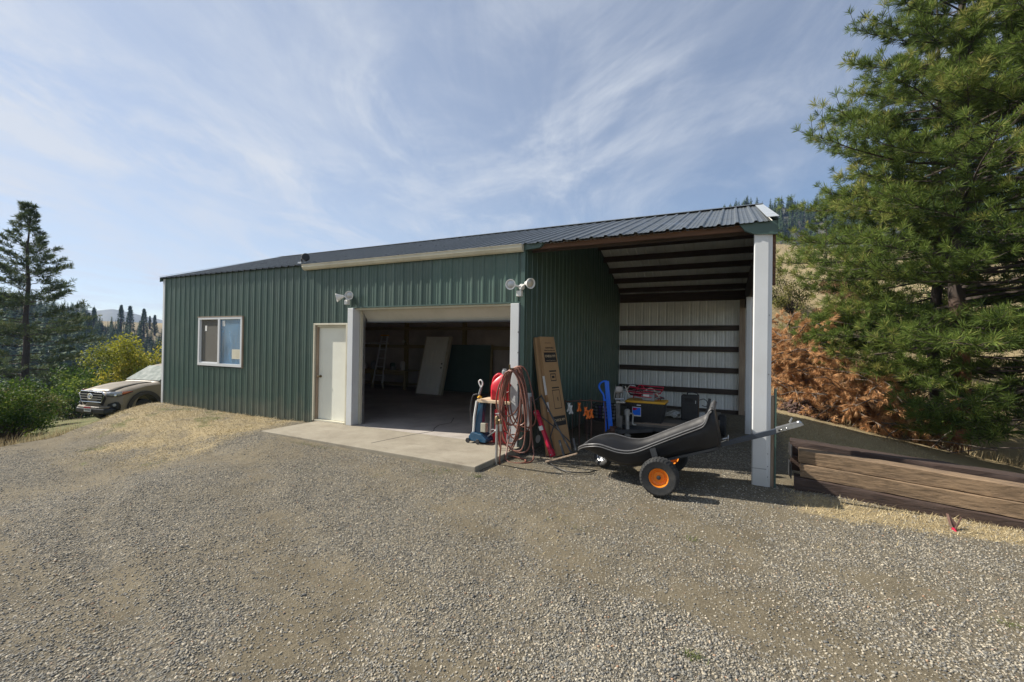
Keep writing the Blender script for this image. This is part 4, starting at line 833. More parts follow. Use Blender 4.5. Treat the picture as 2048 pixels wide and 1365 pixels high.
# rack of hoop stakes with clamps
hp = thing('clamp_rack', 'rust brown wire hoop rack hung with orange and white spring clamps', 'wire rack', (0.85,0.9,-0.12))
MB().tube([(0.50,0.9,-0.15),(0.50,0.9,0.66),(0.56,0.9,0.71),(0.94,0.9,0.76),(1.0,0.9,0.70),(1.0,0.9,-0.15)], 0.011, 8).build('hoop', m_rust, hp, smooth=True)
MB().tube([(0.70,1.15,-0.15),(0.70,1.15,0.66),(0.78,1.15,0.72),(1.12,1.15,0.72),(1.18,1.15,0.64),(1.18,1.15,-0.15)], 0.011, 8).build('hoop', m_rust, hp, smooth=True)
for x_ in (0.64, 0.78, 0.92): MB().tube([(x_,0.92,0.70),(x_,0.92,-0.15)], 0.007, 6).build('rod', m_rust, hp, smooth=True)
for x_, z_, mt in ((0.585,0.60,m_wplastic),(0.625,0.56,m_wplastic),(0.78,0.62,m_orangep),(0.90,0.55,m_orangep),(0.95,0.50,m_orangep),(1.01,0.52,m_orangep)):
    c = MB(); c.bar((x_-0.02,0.88,z_+0.09),(x_+0.012,0.87,z_),0.02,0.022); c.bar((x_+0.02,0.88,z_+0.09),(x_-0.012,0.87,z_),0.02,0.022); c.ball((x_,0.87,z_+0.03),0.022,6); c.bar((x_,0.88,z_),(x_-0.03,0.87,z_-0.07),0.022,0.03); c.bar((x_,0.88,z_),(x_+0.035,0.87,z_-0.06),0.022,0.03)
    tag(c.build('spring_clamp', mt, origin=(x_,0.88,z_)), ('small white spring clamp hanging at the left end of the wire rack' if mt is m_wplastic else 'small orange spring clamp hanging from the wire rack'), 'clamp', 'white clamps on the wire rack' if mt is m_wplastic else 'orange clamps on the wire rack')

# ------------------------------------------------------------------ things inside the open bay
tr = thing('utility_trailer', 'low flat trailer with weathered plywood deck and winch post parked in the open bay', 'trailer', (1.8,2.9,-0.12))
m_ply = M('weathered_plywood', (0.15,0.135,0.115), 0.85, 0, 0.25, 2.5, 0.1, 60, dirt=(0.08,0.07,0.06), dirt_amt=0.6)
MB().box(1.28,3.05,1.95,4.6,0.20,0.235).build('deck', m_ply, tr, bevel=0.004)
f = MB(); f.bar((1.30,1.97,0.16),(1.30,4.58,0.16),0.05,0.075); f.bar((3.03,1.97,0.16),(3.03,4.58,0.16),0.05,0.075); f.bar((1.33,1.98,0.16),(3.0,1.98,0.16),0.05,0.07); f.bar((1.33,4.55,0.16),(3.0,4.55,0.16),0.05,0.07); f.build('frame', m_dsteel, tr)
for x_ in (1.24, 3.09): 
    MB().lathe([(0.05,-0.07),(0.19,-0.08),(0.23,-0.05),(0.235,0),(0.23,0.05),(0.19,0.08),(0.05,0.07)], (x_,3.5,0.10), (1,0,0), 28).build('wheel', m_rubber, tr, smooth=True)
tn = MB(); tn.bar((1.30,1.97,0.14),(1.33,1.45,0.14),0.06,0.075); tn.bar((1.9,1.97,0.14),(1.34,1.45,0.14),0.05,0.07); tn.build('tongue', m_dsteel, tr)
wp = MB(); wp.bar((1.285,1.80,0.12),(1.27,1.80,0.86),0.075,0.06,(0,1,0)); wp.bar((1.33,1.77,0.08),(1.345,1.77,0.40),0.06,0.05,(0,1,0)); post = wp.build('winch_post', M('worn_grey_steel', (0.20,0.19,0.17), 0.6, 0.4, 0.3, 10), tr, bevel=0.006)
wi = MB()
for dx in (-0.085, 0.055):
    wi.lathe([(0.095,-0.005),(0.10,0),(0.095,0.005)], (1.31+dx,1.78,0.90), (1,0.25,0), 24); wi.bar((1.31+dx,1.78,0.90),(1.29+dx,1.78,0.72),0.05,0.008,(1,0,0))
wi.tube([(1.24,1.70,0.72),(1.40,1.70,0.73)], 0.018, 8); wi.bar((1.25,1.76,0.66),(1.42,1.76,0.665),0.04,0.03); wo = wi.build('winch', m_steel, post, smooth=True)
MB().lathe([(0.062,-0.065),(0.066,0),(0.062,0.065)], (1.295,1.78,0.90), (1,0.25,0), 20).build('strap_drum', M('pale_winch_strap', (0.55,0.50,0.45), 0.8), post, smooth=True)
cr_ = MB(); cr_.tube([(1.38,1.77,0.90),(1.45,1.76,0.91)], 0.014, 8); cr_.bar((1.45,1.75,0.91),(1.51,1.74,1.0),0.03,0.01); cr_.tube([(1.51,1.74,1.0),(1.62,1.72,0.99)], 0.014, 8); cr_.bar((1.42,1.75,0.98),(1.50,1.75,0.80),0.03,0.012); cr_.build('crank', m_steel, post)
jk = MB(); jk.tube([(1.475,1.75,0.08),(1.465,1.75,0.47)], 0.036, 14); jk.lathe([(0.05,0),(0.052,0.02),(0.052,0.10),(0.03,0.12),(0,0.12)], (1.464,1.75,0.42), n=14); jk.lathe([(0.055,0),(0.07,0.03),(0.03,0.07),(0,0.07)], (1.475,1.75,0.0), n=14)
jk.tube([(1.50,1.74,0.46),(1.565,1.73,0.46),(1.58,1.73,0.42),(1.575,1.73,0.27),(1.64,1.72,0.26)], 0.014, 8); jk.build('tongue_jack', M('pale_grey_steel', (0.42,0.42,0.40), 0.5, 0.3, 0.2, 9, dirt=(0.2,0.17,0.12), dirt_amt=0.5), tr, smooth=True)
hh = MB(); hh.lathe([(0.05,0),(0.07,0.02),(0.085,0.05),(0.05,0.09),(0.03,0.10)], (1.245,1.50,0.10), n=16)
rr = random.Random(3)
for k in range(16): 
    p = Vector((1.24+rr.uniform(-.07,.09),1.47+rr.uniform(-.04,.04),-0.08+rr.uniform(0,.24))); hh.tube([p+Vector((0.022*math.cos(t),0.010*math.sin(t),0.028*math.sin(t))) for t in np.linspace(0,2*math.pi,8)[:-1]], 0.007, 5, closed=True)
hh.bar((1.19,1.5,0.21),(1.33,1.5,0.22),0.03,0.03); hh.build('coupler_chains', m_rust, tr)
bh = thing('hand_truck', 'bright blue hand truck handle with a bent loop standing beside the winch post', 'hand truck', (1.15,1.62,-0.1))
MB().bar((1.185,1.62,0.10),(1.09,1.62,1.07),0.085,0.05,(0,1,0)).build('upright', m_blue, bh, bevel=0.012)
MB().tube([(1.10,1.62,1.065),(1.02,1.62,1.055),(0.955,1.62,1.005),(0.945,1.62,0.94),(0.985,1.62,0.86),(1.03,1.62,0.80),(1.045,1.62,0.68),(1.085,1.62,0.22),(1.09,1.62,0.10)], 0.02, 10).build('loop_handle', m_blue, bh, smooth=True)
MB().tube([(1.05,1.62,0.70),(1.12,1.62,0.69)], 0.02, 8).build('cross_bolt', m_blue, bh); MB().tube([(1.09,1.62,0.24),(1.092,1.62,0.02)], 0.012, 8).build('rod', m_dsteel, bh)
MB().bar((1.13,1.62,0.13),(1.14,1.62,-0.11),0.05,0.04,(0,1,0)).build('foot', m_dsteel, bh)
# tote with lid
tt = thing('storage_tote', 'black storage tote with yellow lid and blue red label standing on the trailer', 'storage tote', (1.72,2.35,0.236))
b = MB(); rings = []
for z_, s_ in ((0.238,0.86),(0.45,0.95),(0.60,0.985),(0.602,1.03),(0.625,1.03)):
    rings.append([(1.73+0.36*s_*sx*(1), 2.35+0.24*s_*sy, z_) for sx, sy in ((-1,-1),(-.8,-1.02),(-.4,-1.0),(0,-1.02),(.4,-1.0),(.8,-1.02),(1,-1),(1.01,0),(1,1),(0,1.0),(-1,1),(-1.01,0),(-1,-1))])
b.grid(rings); b.add(rings[0][:-1], [tuple(range(11,-1,-1))])
for k in range(9):
    x_ = 1.46+k*0.068; b.bar((1.73+(x_-1.73)*0.88,2.142,0.25),(x_,2.112,0.585),0.014,0.012,(0,-1,0))
b.build('tub', m_black, tt)
MB().box(1.345,2.115,2.095,2.605,0.626,0.668).build('lid', m_yellow, tt, bevel=0.012)
lb = MB(); lb.add([(1.49,2.108,0.36),(1.66,2.108,0.36),(1.66,2.088,0.545),(1.49,2.088,0.545)], [(0,1,2,3)]); lbo = lb.build('label', m_wplastic, tt)
MB().add([(1.497,2.104,0.385),(1.653,2.104,0.385),(1.653,2.0875,0.535),(1.497,2.0875,0.535)], [(0,1,2,3)]).build('blue_field', m_blue, lbo)
MB().add([(1.503,2.0915,0.48),(1.545,2.0915,0.48),(1.60,2.0875,0.515),(1.54,2.0862,0.53),(1.503,2.0862,0.53)], [(0,1,2,3,4)]).build('red_mark', m_redp, lbo)
MB().box(1.58,1.66,2.083,2.086,0.575,0.595).build('barcode', m_wplastic, tt)
jc = thing('jumper_cables', 'tangle of red and pink jumper cables heaped on the yellow tote lid', 'cables', (1.7,2.3,0.67)); rr = random.Random(11)
for nm, mt, n_ in (('red_cable', m_redp, 8), ('black_cable', m_black, 3)):
    pts = []
    for k in range(n_*10):
        a = k*0.63; rad = 0.19+0.08*math.sin(k*0.37)+rr.uniform(-.03,.03); pts.append((1.70+1.35*rad*math.cos(a)+(0.02*math.sin(k)), 2.33+0.8*rad*math.sin(a), 0.685+0.05*abs(math.sin(k*0.31))+0.0016*k+(0.13 if math.sin(k*.21) > .75 else 0)))
    MB().tube(pts, 0.0085, 6).build(nm, mt, jc, smooth=True)
MB().tube([(1.47+0.3*k/9, 2.28, 0.70+0.27*math.sin(math.pi*k/9)) for k in range(10)], 0.010, 6).build('red_cable', m_redp, jc, smooth=True)
MB().tube([(1.62+0.38*k/9, 2.25, 0.72+0.20*math.sin(math.pi*k/9)) for k in range(10)], 0.009, 6).build('pale_cable', m_beige, jc, smooth=True)
bt = thing('battery_charger', 'small grey battery charger half buried in cables on the yellow tote lid', 'battery charger', (1.75,2.25,0.67))
MB().box(1.66,1.90,2.17,2.33,0.672,0.83).build('case', m_grey, bt, bevel=0.015); MB().box(1.69,1.80,2.16,2.169,0.74,0.80).build('dial_panel', m_wplastic, bt)
# heater / speaker box
sp = thing('heater_box', 'black upright portable unit with top handle and looped cord on the trailer deck', 'portable unit', (2.5,3.0,0.236))
MB().box(2.33,2.66,2.86,3.16,0.24,0.755).build('body', m_black, sp, bevel=0.02)
MB().box(2.40,2.56,2.852,2.862,0.63,0.70).build('vent', m_ink, sp); MB().box(2.355,2.635,2.848,2.858,0.27,0.60).build('front_panel', m_black, sp)
MB().tube([(2.44,3.0,0.75),(2.45,3.0,0.80),(2.56,3.0,0.81),(2.63,3.0,0.79),(2.65,3.0,0.74)], 0.012, 8).build('handle', m_black, sp, smooth=True)
MB().tube([(2.67,3.0,0.66),(2.76,2.98,0.69),(2.83,2.97,0.62),(2.80,2.97,0.54),(2.72,2.98,0.56)], 0.008, 6).build('cord', m_black, sp, smooth=True)
MB().box(2.605,2.615,2.845,2.849,0.60,0.66).build('switch', m_wplastic, sp)
pc = thing('plastic_sheet', 'crumpled clear white plastic sheet lying on the deck behind the tote', 'plastic sheet', (2.1,3.6,0.236)); rr = np.random.default_rng(4)
gx, gy = np.meshgrid(np.linspace(1.75,2.75,26), np.linspace(3.1,4.1,18)); gz = 0.245+0.055*np.abs(fbm(gx*7, gy*5, 3))+0.02*np.sin(gx*22)
q = MB(); q.grid([[(gx[i,j]+0.05*vn(gy[i,j]*4, 0), gy[i,j], gz[i,j]) for j in range(26)] for i in range(18)]); q.build('film', M('milky_plastic', (0.55,0.57,0.58), 0.25), pc, smooth=True)
bd = MB(); bd.prism([(1.55,1.98,0.237),(2.25,2.02,0.237),(2.35,2.3,0.237),(2.0,2.32,0.237)], (0,0,0.012)); tag(bd.build('board_scrap', m_barewood, origin=(1.9,2.1,0.237)), 'thin scrap board lying flat on the trailer deck below the tote', 'board')
bl_ = thing('push_bar', 'short dark steel bar standing behind the high end of the dump cart', 'bar', (2.85,2.2,0.236))
MB().bar((2.82,2.1,0.30),(2.90,2.1,0.80),0.05,0.05,(0,1,0)).build('bar', m_dsteel, bl_); MB().box(2.76,2.88,2.04,2.16,0.236,0.30).build('foot', m_dsteel, bl_)
ck = thing('milk_crate', 'black lattice crate full of dark odds and ends beside the green bay wall', 'crate', (0.9,2.6,0.1))
f = MB(); 
for z_ in (0.20,0.27,0.34,0.41,0.48):
    f.bar((0.58,2.4,z_),(1.08,2.4,z_),0.012,0.022); f.bar((0.58,2.8,z_),(1.08,2.8,z_),0.012,0.022); f.bar((0.58,2.4,z_),(0.58,2.8,z_),0.012,0.022); f.bar((1.08,2.4,z_),(1.08,2.8,z_),0.012,0.022)
for k in range(8):
    x_ = 0.58+k*0.0714; f.bar((x_,2.397,0.17),(x_,2.397,0.50),0.014,0.012); f.bar((x_,2.803,0.17),(x_,2.803,0.50),0.014,0.012)
f.box(0.58,1.08,2.4,2.8,0.165,0.18); f.build('lattice', m_black, ck)
MB().box(0.45,1.20,2.3,2.95,-0.15,0.16).build('base_box', m_girt, ck, bevel=0.01)
rr = random.Random(8)
od = [(m_grey,'bottle'),(M('purple_plastic',(0.10,0.05,0.22)),'container'),(m_wplastic,'bottle'),(m_barewood,'block'),(m_grey,'container'),(m_steel,'can')]
for k, (mt, nm) in enumerate(od):
    x_, y_ = 0.66+0.07*k, 2.48+0.05*(k % 3); MB().lathe([(0.0,0),(0.04,0),(0.042,0.20+0.02*k),(0.02,0.25+0.02*k),(0.02,0.30),(0,0.30)] if nm == 'bottle' else [(0,0),(0.045,0),(0.045,0.24+0.015*k),(0,0.24+0.015*k)], (x_,y_,0.185), (0.1*(k-2.5)*0.4,0.1,1), 12, caps=False).build(nm, mt, ck, smooth=True)

# ------------------------------------------------------------------ things inside the workshop
ld = thing('white_door', 'loose white six panel door with dark handle holes leaning inside the garage', 'door', (-6.0,5.45,0))
B0, T0 = Vector((-6.50,5.45,0.0)), Vector((-6.47,5.98,1.98)); UX = Vector((1,0.0,0)); UY = (T0-B0).normalized(); NZ = UX.cross(UY).normalized()
Q = lambda a, b, c=0.0: B0+UX*a+UY*b+NZ*c
def slabbox(mb, a0, a1, b0, b1, c0, c1): mb.prism([Q(a0,b0,c0),Q(a1,b0,c0),Q(a1,b1,c0),Q(a0,b1,c0)], NZ*(c1-c0))
d = MB(); slabbox(d,0,0.915,0,2.03,0,0.036); 
m_pdoor = M('white_primed_door', (0.86,0.86,0.80), 0.5, 0, 0.04, 3)
dl = d.build('slab', m_pdoor, ld)
pn = [(0.12,0.41,0.18,0.78),(0.51,0.80,0.18,0.78),(0.12,0.41,0.98,1.56),(0.51,0.80,0.98,1.56),(0.12,0.41,1.68,1.90),(0.51,0.80,1.68,1.90)]
for a0,a1,b0,b1 in pn:
    d = MB(); 
    for q in ((a0,a1,b0,b0+0.022),(a0,a1,b1-0.022,b1),(a0,a0+0.022,b0+0.022,b1-0.022),(a1-0.022,a1,b0+0.022,b1-0.022),(a0+0.05,a1-0.05,b0+0.05,b1-0.05)): slabbox(d,*q,0.0362,0.056)
    d.build('raised_panel', m_pdoor, dl)
for bz in (0.93, 1.07): MB().lathe([(0.028,0),(0.028,0.003),(0,0.003)], Q(0.84,bz,0.036), NZ, 14).build('handle_hole', m_ink, dl)
d = MB(); slabbox(d,0.93,1.035,-0.02,2.05,-0.07,0.03); d.build('jamb', m_beige, ld)
d = MB(); slabbox(d,-0.04,-0.003,-0.03,2.05,-0.04,0.03); d.build('jamb', m_beige, ld)
sl_ = thing('step_ladder', 'folded aluminium step ladder with yellow top propped against the workbench', 'ladder', (-8.7,6.05,0.16))
m_ladder = M('bright_aluminium', (0.82,0.83,0.84), 0.35, 0.1, 0.05, 6)
lb0, lb1 = Vector((-8.98,5.95,0.21)), Vector((-8.52,5.95,0.21)); lt0, lt1 = Vector((-9.0,6.42,2.0)), Vector((-8.72,6.42,2.0))
MB().bar(lb0,lt0,0.03,0.06,(0,1,0)).build('rail', m_ladder, sl_); MB().bar(lb1,lt1,0.03,0.06,(0,1,0)).build('rail', m_ladder, sl_)
for k in range(5):
    f_ = 0.16+0.18*k; MB().bar(lb0.lerp(lt0,f_),lb1.lerp(lt1,f_),0.07,0.022).build('step', m_ladder, sl_)
MB().bar(lt0+Vector((-.02,0,.02)),lt1+Vector((.02,0,.02)),0.10,0.05).build('top_cap', m_yellow, sl_)
for p in (lb0, lb1): MB().bar(p,p+Vector((-0.06 if p is lb0 else 0.05,0,-0.20)),0.045,0.05,(0,1,0)).build('foot', m_beige, sl_)
wb = thing('workbench', 'rough lumber workbench along the back wall inside the garage', 'workbench', (-9.2,6.5,0))
MB().box(-10.9,-7.54,6.1,6.92,0.66,0.70).build('bench_top', m_lum, wb); MB().box(-10.9,-7.54,6.06,6.098,0.54,0.70).build('front_rail', m_lum, wb); MB().box(-10.9,-7.54,6.15,6.9,0.14,0.17).build('lower_shelf', m_lum, wb)
for x_ in (-10.8,-9.2,-7.62): MB().box(x_-0.045,x_+0.045,6.105,6.19,0.0,0.655).build('leg', m_lum, wb)
for x_, y_, s_, h_, mt, nm, lab, cat in [(-7.98,6.45,0.09,0.34,m_wplastic,'paint_can','tall white can standing at the right end of the workbench','can'),(-8.35,6.35,0.11,0.12,m_grey,'tool_box','low grey box on the workbench right of the ladder','box'),(-9.35,6.4,0.13,0.3,m_grey,'canister','dark grey canister on the workbench left of the ladder','canister'),(-9.75,6.3,0.10,0.22,m_steel,'metal_tin','shiny metal tin on the workbench at the far left','tin'),(-8.6,6.6,0.1,0.26,m_sheet,'green_bottle','dark green bottle on the workbench behind the ladder','bottle')]:
    tag(MB().lathe([(0,0),(s_,0),(s_,h_*0.8),(s_*0.9,h_*0.86),(s_*0.9,h_*0.93),(s_*0.5,h_),(0,h_)], (x_,y_,0.701), n=16, caps=False).build(nm, mt, origin=(x_,y_,0.701), smooth=True), lab, cat)
for k, (x_, w_) in enumerate([(-10.5,0.5),(-9.9,0.34),(-9.45,0.36)]):
    tag(MB().box(x_,x_+w_,6.78,6.925,1.662,1.66+(0.06,0.10,0.07)[k]).build('white_box', m_wplastic, origin=(x_,6.8,1.66), bevel=0.006), ('long low white box on the wall rail inside the garage, leftmost','taller white box on the wall rail inside the garage, middle one','short white box on the wall rail nearest the ladder')[k], 'box', 'white boxes on the wall rail')
gb = thing('green_board', 'large dull green board leaning against the back wall inside the garage', 'board', (-5.4,6.8,0))
MB().prism([(-6.45,6.72,0.003),(-4.36,6.72,0.003),(-4.40,6.90,1.70),(-6.45,6.90,1.70)], (0,0.02,0)).build('sheet', m_sheet, gb); MB().prism([(-4.355,6.72,0.003),(-4.27,6.72,0.003),(-4.31,6.90,1.72),(-4.395,6.90,1.72)], (0,0.03,0)).build('edge_batten', m_lum, gb)
tag(MB().lathe([(0,0),(0.05,0),(0.055,0.08),(0.02,0.11),(0,0.11)], (-8.31,6.93,1.78), (0,-1,0.2), 14, caps=False).build('work_lamp', m_wplastic, origin=(-8.31,6.93,1.78), smooth=True), 'small white lamp fixed to the wall post right of the ladder', 'lamp')

# ------------------------------------------------------------------ stacked timbers
def timber(name, p, q, w, h, mat, label, seed, group='stacked railway timbers'):
    p, q = Vector(p), Vector(q); d = (q-p); L = d.length; d.normalize(); a = Vector((d.y,-d.x,0)).normalized(); u = a.cross(d).normalized() if False else Vector((0,0,1)); r = random.Random(seed); n_ = 36; rows = []
    ring = [(-.5,-.46),(-.46,-.5),(0,-.5),(.46,-.5),(.5,-.46),(.5,-.15),(.5,.15),(.5,.46),(.46,.5),(0,.5),(-.46,.5),(-.5,.46),(-.5,0)]
    for i in range(n_+1):
        c = p+d*(L*i/n_); jr = []
        for k, (s_, t_) in enumerate(ring):
            jr.append(c+a*(s_*w+0.010*float(vn(i*0.9+seed*9, k*1.3)))+u*(t_*h+0.014*float(vn(i*0.55+seed*5+50, k*0.9))))
        rows.append(jr+[jr[0]])
    b = MB(); b.grid(rows); b.add(rows[0][:-1], [tuple(range(13))]); b.add(rows[-1][:-1], [tuple(range(12,-1,-1))])
    o = b.build(name, mat, origin=p, smooth=True, angle=40)
    o.rotation_euler = (0,0,0); return tag(o, label, 'timber', group)
def tl_(y, z, off, L=3.6): # a timber whose near face is shifted by off
    a = Vector((4.02+off, y, z)); return a, a+Vector((L*0.985, -L*0.10, -0.21))
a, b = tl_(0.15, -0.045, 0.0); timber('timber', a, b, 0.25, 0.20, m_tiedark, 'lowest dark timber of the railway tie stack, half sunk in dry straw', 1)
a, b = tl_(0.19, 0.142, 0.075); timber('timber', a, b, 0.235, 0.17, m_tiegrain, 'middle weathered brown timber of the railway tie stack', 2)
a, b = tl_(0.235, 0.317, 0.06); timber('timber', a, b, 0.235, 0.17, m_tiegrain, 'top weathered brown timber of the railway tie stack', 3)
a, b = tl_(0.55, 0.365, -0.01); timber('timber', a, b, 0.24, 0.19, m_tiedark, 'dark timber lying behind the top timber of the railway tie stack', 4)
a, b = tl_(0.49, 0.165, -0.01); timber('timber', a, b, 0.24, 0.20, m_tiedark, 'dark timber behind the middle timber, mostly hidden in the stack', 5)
for k, (x_, z_, h_) in enumerate([(4.015,0.25,0.16),(3.985,0.02,0.19)]):
    o = MB().box(x_-0.012,x_,0.06+0.25*(k==0),0.36+0.25*(k==0),z_,z_+h_).build('end_plate', m_dsteel, origin=(x_,0.2,z_)); tag(o, ('dark steel plate on the upper end of the railway tie stack','dark steel plate on the lower end of the railway tie stack')[k], 'plate', 'steel plates on the timber ends')
sk = thing('trowel', 'bent dark metal blade with small red tip lying in the straw before the timbers', 'garden tool', (5.33,-0.72,-0.15))
MB().prism([(5.33,-0.56,0.01),(5.325,-0.65,-0.07),(5.335,-0.70,-0.125),(5.36,-0.68,-0.13),(5.375,-0.61,-0.06)], (0.015,-0.02,0.004)).build('blade', m_rust, sk); MB().tube([(5.345,-0.69,-0.10),(5.36,-0.735,-0.13)], [0.015,0.009], 8).build('tip', m_redp, sk, smooth=True)
MB().tube([(5.36,-0.70,-0.10),(5.42,-0.66,0.02)], 0.008, 6).build('shaft', m_rust, sk)

# ------------------------------------------------------------------ parked pickup
tk = local_thing('pickup_truck', 'sand tan pickup truck parked nose out beyond the left end of the shed', 'pickup truck', (-14.94,-0.14,-0.99), rotz=R(-79.9))
HW = 0.94
def tb(b, s, h): return (-b, s, 0.62+(h-0.62)*1.17)             # b behind the front, s to its left side, h up; local +X is forward
SL = [-1,-0.97,-0.88,-0.6,-0.2,0.2,0.6,0.88,0.97,1]
def loft(profile, hw, nose=0.0, taper=None):
    """side profile [(b,h)] swept across the width with rounded nose and tumble-home"""
    rows = []
    for s in SL:
        e = abs(s); r_ = []
        for b, h in profile:
            bb = b+nose*(e**3)*max(0, 1-b/1.0); hh = h-(0.05*max(0, (e-0.80)/0.2)**2 if h > 0.9 else 0); wv = hw*(1-(taper(b, h) if taper else 0)); r_.append(tb(bb, s*wv, hh))
        rows.append(r_+[r_[0]])
    m_ = MB(); m_.grid(rows); n_ = len(profile); m_.add(rows[0][:-1], [tuple(range(n_))]); m_.add(rows[-1][:-1], [tuple(range(n_-1,-1,-1))]); return m_
def arch(c, r, h0):
    return [(c-r*math.cos(t), max(h0, 0.40+r*math.sin(t))) for t in np.linspace(0.02, math.pi-0.02, 13)]
low = [(0.02,0.62),(0.10,0.40),(0.30,0.36)]+arch(0.93,0.47,0.38)+[(1.6,0.36),(3.5,0.36)]+arch(4.14,0.47,0.38)+[(4.8,0.40),(5.36,0.5),(5.38,1.12),(3.3,1.15),(1.55,1.16),(1.0,1.13),(0.5,1.065),(0.18,1.0),(0.05,0.93),(0.0,0.78)]
body = loft(low, HW, 0.30, lambda b, h: 0.05*max(0, h-0.75)/0.4+0.03*(h < 0.5)).build('body', m_tan, tk, smooth=True, angle=42)
cabp = [(1.42,1.15),(2.25,1.60),(2.6,1.655),(3.1,1.65),(3.55,1.57),(3.75,1.15)]
loft(cabp, 0.86, 0.0, lambda b, h: 0.17*(h-1.15)/0.5).build('cab', m_tan, body, smooth=True, angle=42)
def strip(b0, h0, b1, h1, s0, s1, lift=0.012):
    return MB().add([tb(b0-lift,-s0,h0+lift),tb(b0-lift,s0,h0+lift),tb(b1-lift,s1,h1+lift),tb(b1-lift,-s1,h1+lift)], [(3,2,1,0)])
strip(1.50,1.195,2.22,1.582,0.80,0.71).build('windscreen', m_wind, tk)
for s_ in (-1, 1):
    MB().add([tb(1.85,s_*0.845,1.22),tb(3.6,s_*0.845,1.22),tb(3.45,s_*0.755,1.53),tb(2.35,s_*0.755,1.55)], [(0,1,2,3)]).build('side_window', m_glass, tk)
    MB().tube([tb(1.55,s_*0.0+0.25*s_,1.225),tb(1.62,s_*0.65,1.26)], 0.012, 6).build('wiper', m_black, tk)
hd = MB(); hd.grid([[tb(b, s*0.62*(1-0.05*k), 1.005+h) for s in (-1,-0.5,0,0.5,1)] for k, (b, h) in enumerate([(0.14,-0.028),(0.30,0.022),(0.5,0.070),(0.95,0.132),(1.46,0.160)])]); hd.build('bonnet', m_tan, body, smooth=True, solid=0.008)
# grille
gz0, gz1 = 0.72, 0.985; hexa = [(-0.56,0.90),(-0.47,gz1),(0.47,gz1),(0.56,0.90),(0.44,0.70),(-0.44,0.70)]
gb_ = MB(); gb_.prism([tb(-0.005+0.02*abs(s)*2, s, h) for s, h in hexa], tb(0.04,0,0)); gr_ = gb_.build('grille', m_ink, tk)
fr = MB(); hp_ = [tb(-0.02+0.04*abs(s), s, h) for s, h in hexa]; fr.tube(hp_, 0.017, 8, closed=True); fr.build('grille_surround', m_chrome, gr_, smooth=True)
for z_, w_ in ((0.78,0.46),(0.845,0.50),(0.91,0.52)): MB().bar(tb(-0.018,-w_,z_),tb(-0.018,w_,z_),0.016,0.020).build('grille_bar', m_steel, gr_)
em = MB()
for rx, rz_, cz_ in ((0.105,0.072,0.86),(0.036,0.066,0.862),(0.072,0.028,0.897)): em.tube([tb(-0.045, rx*math.cos(t), cz_+rz_*math.sin(t)) for t in np.linspace(0, 2*math.pi, 21)[:-1]], 0.011, 6, closed=True)
em.build('emblem', m_chrome, gr_, smooth=True)
m_lens = glassmat('headlight_lens', (0.30,0.31,0.33), 0.12); m_amber = glassmat('amber_lens', (0.45,0.10,0.03), 0.2)
for s_ in (-1, 1):
    bump_b = lambda s: 0.30*(s/HW)**3
    cols = [(0.56,0.085,0.985,0.880),(0.68,0.135,0.986,0.866),(0.78,0.19,0.988,0.868),(0.86,0.245,0.990,0.880),(0.915,0.30,0.990,0.900),(0.952,0.42,0.990,0.932),(0.955,0.58,0.985,0.972)]
    hl = MB(); hl.grid([[tb(b_-0.015,s_*q,ht) for q, b_, ht, hb_ in cols[:5]],[tb(b_-0.03,s_*q,(ht+hb_)/2) for q, b_, ht, hb_ in cols[:5]],[tb(b_-0.02,s_*q,hb_) for q, b_, ht, hb_ in cols[:5]]]); h_ = hl.build('headlight', m_lens, tk, smooth=True, solid=0.012)
    am = MB(); am.grid([[tb(b_-0.012,s_*q,ht) for q, b_, ht, hb_ in cols[4:]],[tb(b_-0.012,s_*q,hb_) for q, b_, ht, hb_ in cols[4:]]]); am.build('amber_lens', m_amber, h_, smooth=True, solid=0.012)
    hs_ = MB(); hs_.tube([tb(b_-0.02,s_*q,hb_-0.008) for q, b_, ht, hb_ in cols], 0.012, 6); hs_.build('lamp_housing', m_ink, h_, smooth=True)
    MB().ball(tb(0.165,s_*0.80,0.885), 0.045, 8).build('projector', m_chrome, h_, smooth=True)
    fl_ = MB(); fl_.prism([tb(0.055,s_*0.60,0.555),tb(0.185,s_*0.85,0.565),tb(0.205,s_*0.885,0.70),tb(0.155,s_*0.80,0.715),tb(0.065,s_*0.62,0.655)], tb(0.08,0,0)); fo = fl_.build('fog_lamp_recess', m_black, tk)
    MB().lathe([(0.05,0),(0.045,0.02),(0,0.025)], tb(0.15,s_*0.79,0.63), (1,s_*0.5,0), 14).build('fog_lamp', m_lens, fo, smooth=True)
    for bc in (0.93, 4.14):
        a_ = MB(); pr1 = [(bc-0.56*math.cos(t), 0.40+0.56*math.sin(t)) for t in np.linspace(0.0, math.pi, 15)]; pr2 = [(bc-0.455*math.cos(t), 0.40+0.455*math.sin(t)) for t in np.linspace(0.0, math.pi, 15)]
        a_.grid([[tb(b,s_*0.955,h) for b, h in pr1],[tb(b,s_*1.0,h) for b, h in pr1],[tb(b,s_*1.0,h) for b, h in pr2],[tb(b,s_*0.60,h) for b, h in pr2]]); a_.build('fender_flare', m_black, tk, smooth=True, angle=30)
        wq = bpy.data.objects.new('wheel', None); COL.objects.link(wq); wq.parent = tk; wq.location = tb(bc,s_*0.80,0.39); ORG[wq] = Vector(tb(bc,s_*0.80,0.39))
        wheel(wq, tb(bc,s_*0.80,0.39), 0.39, 0.26, 0.22, (0,s_,0), m_steel, lugs=30)
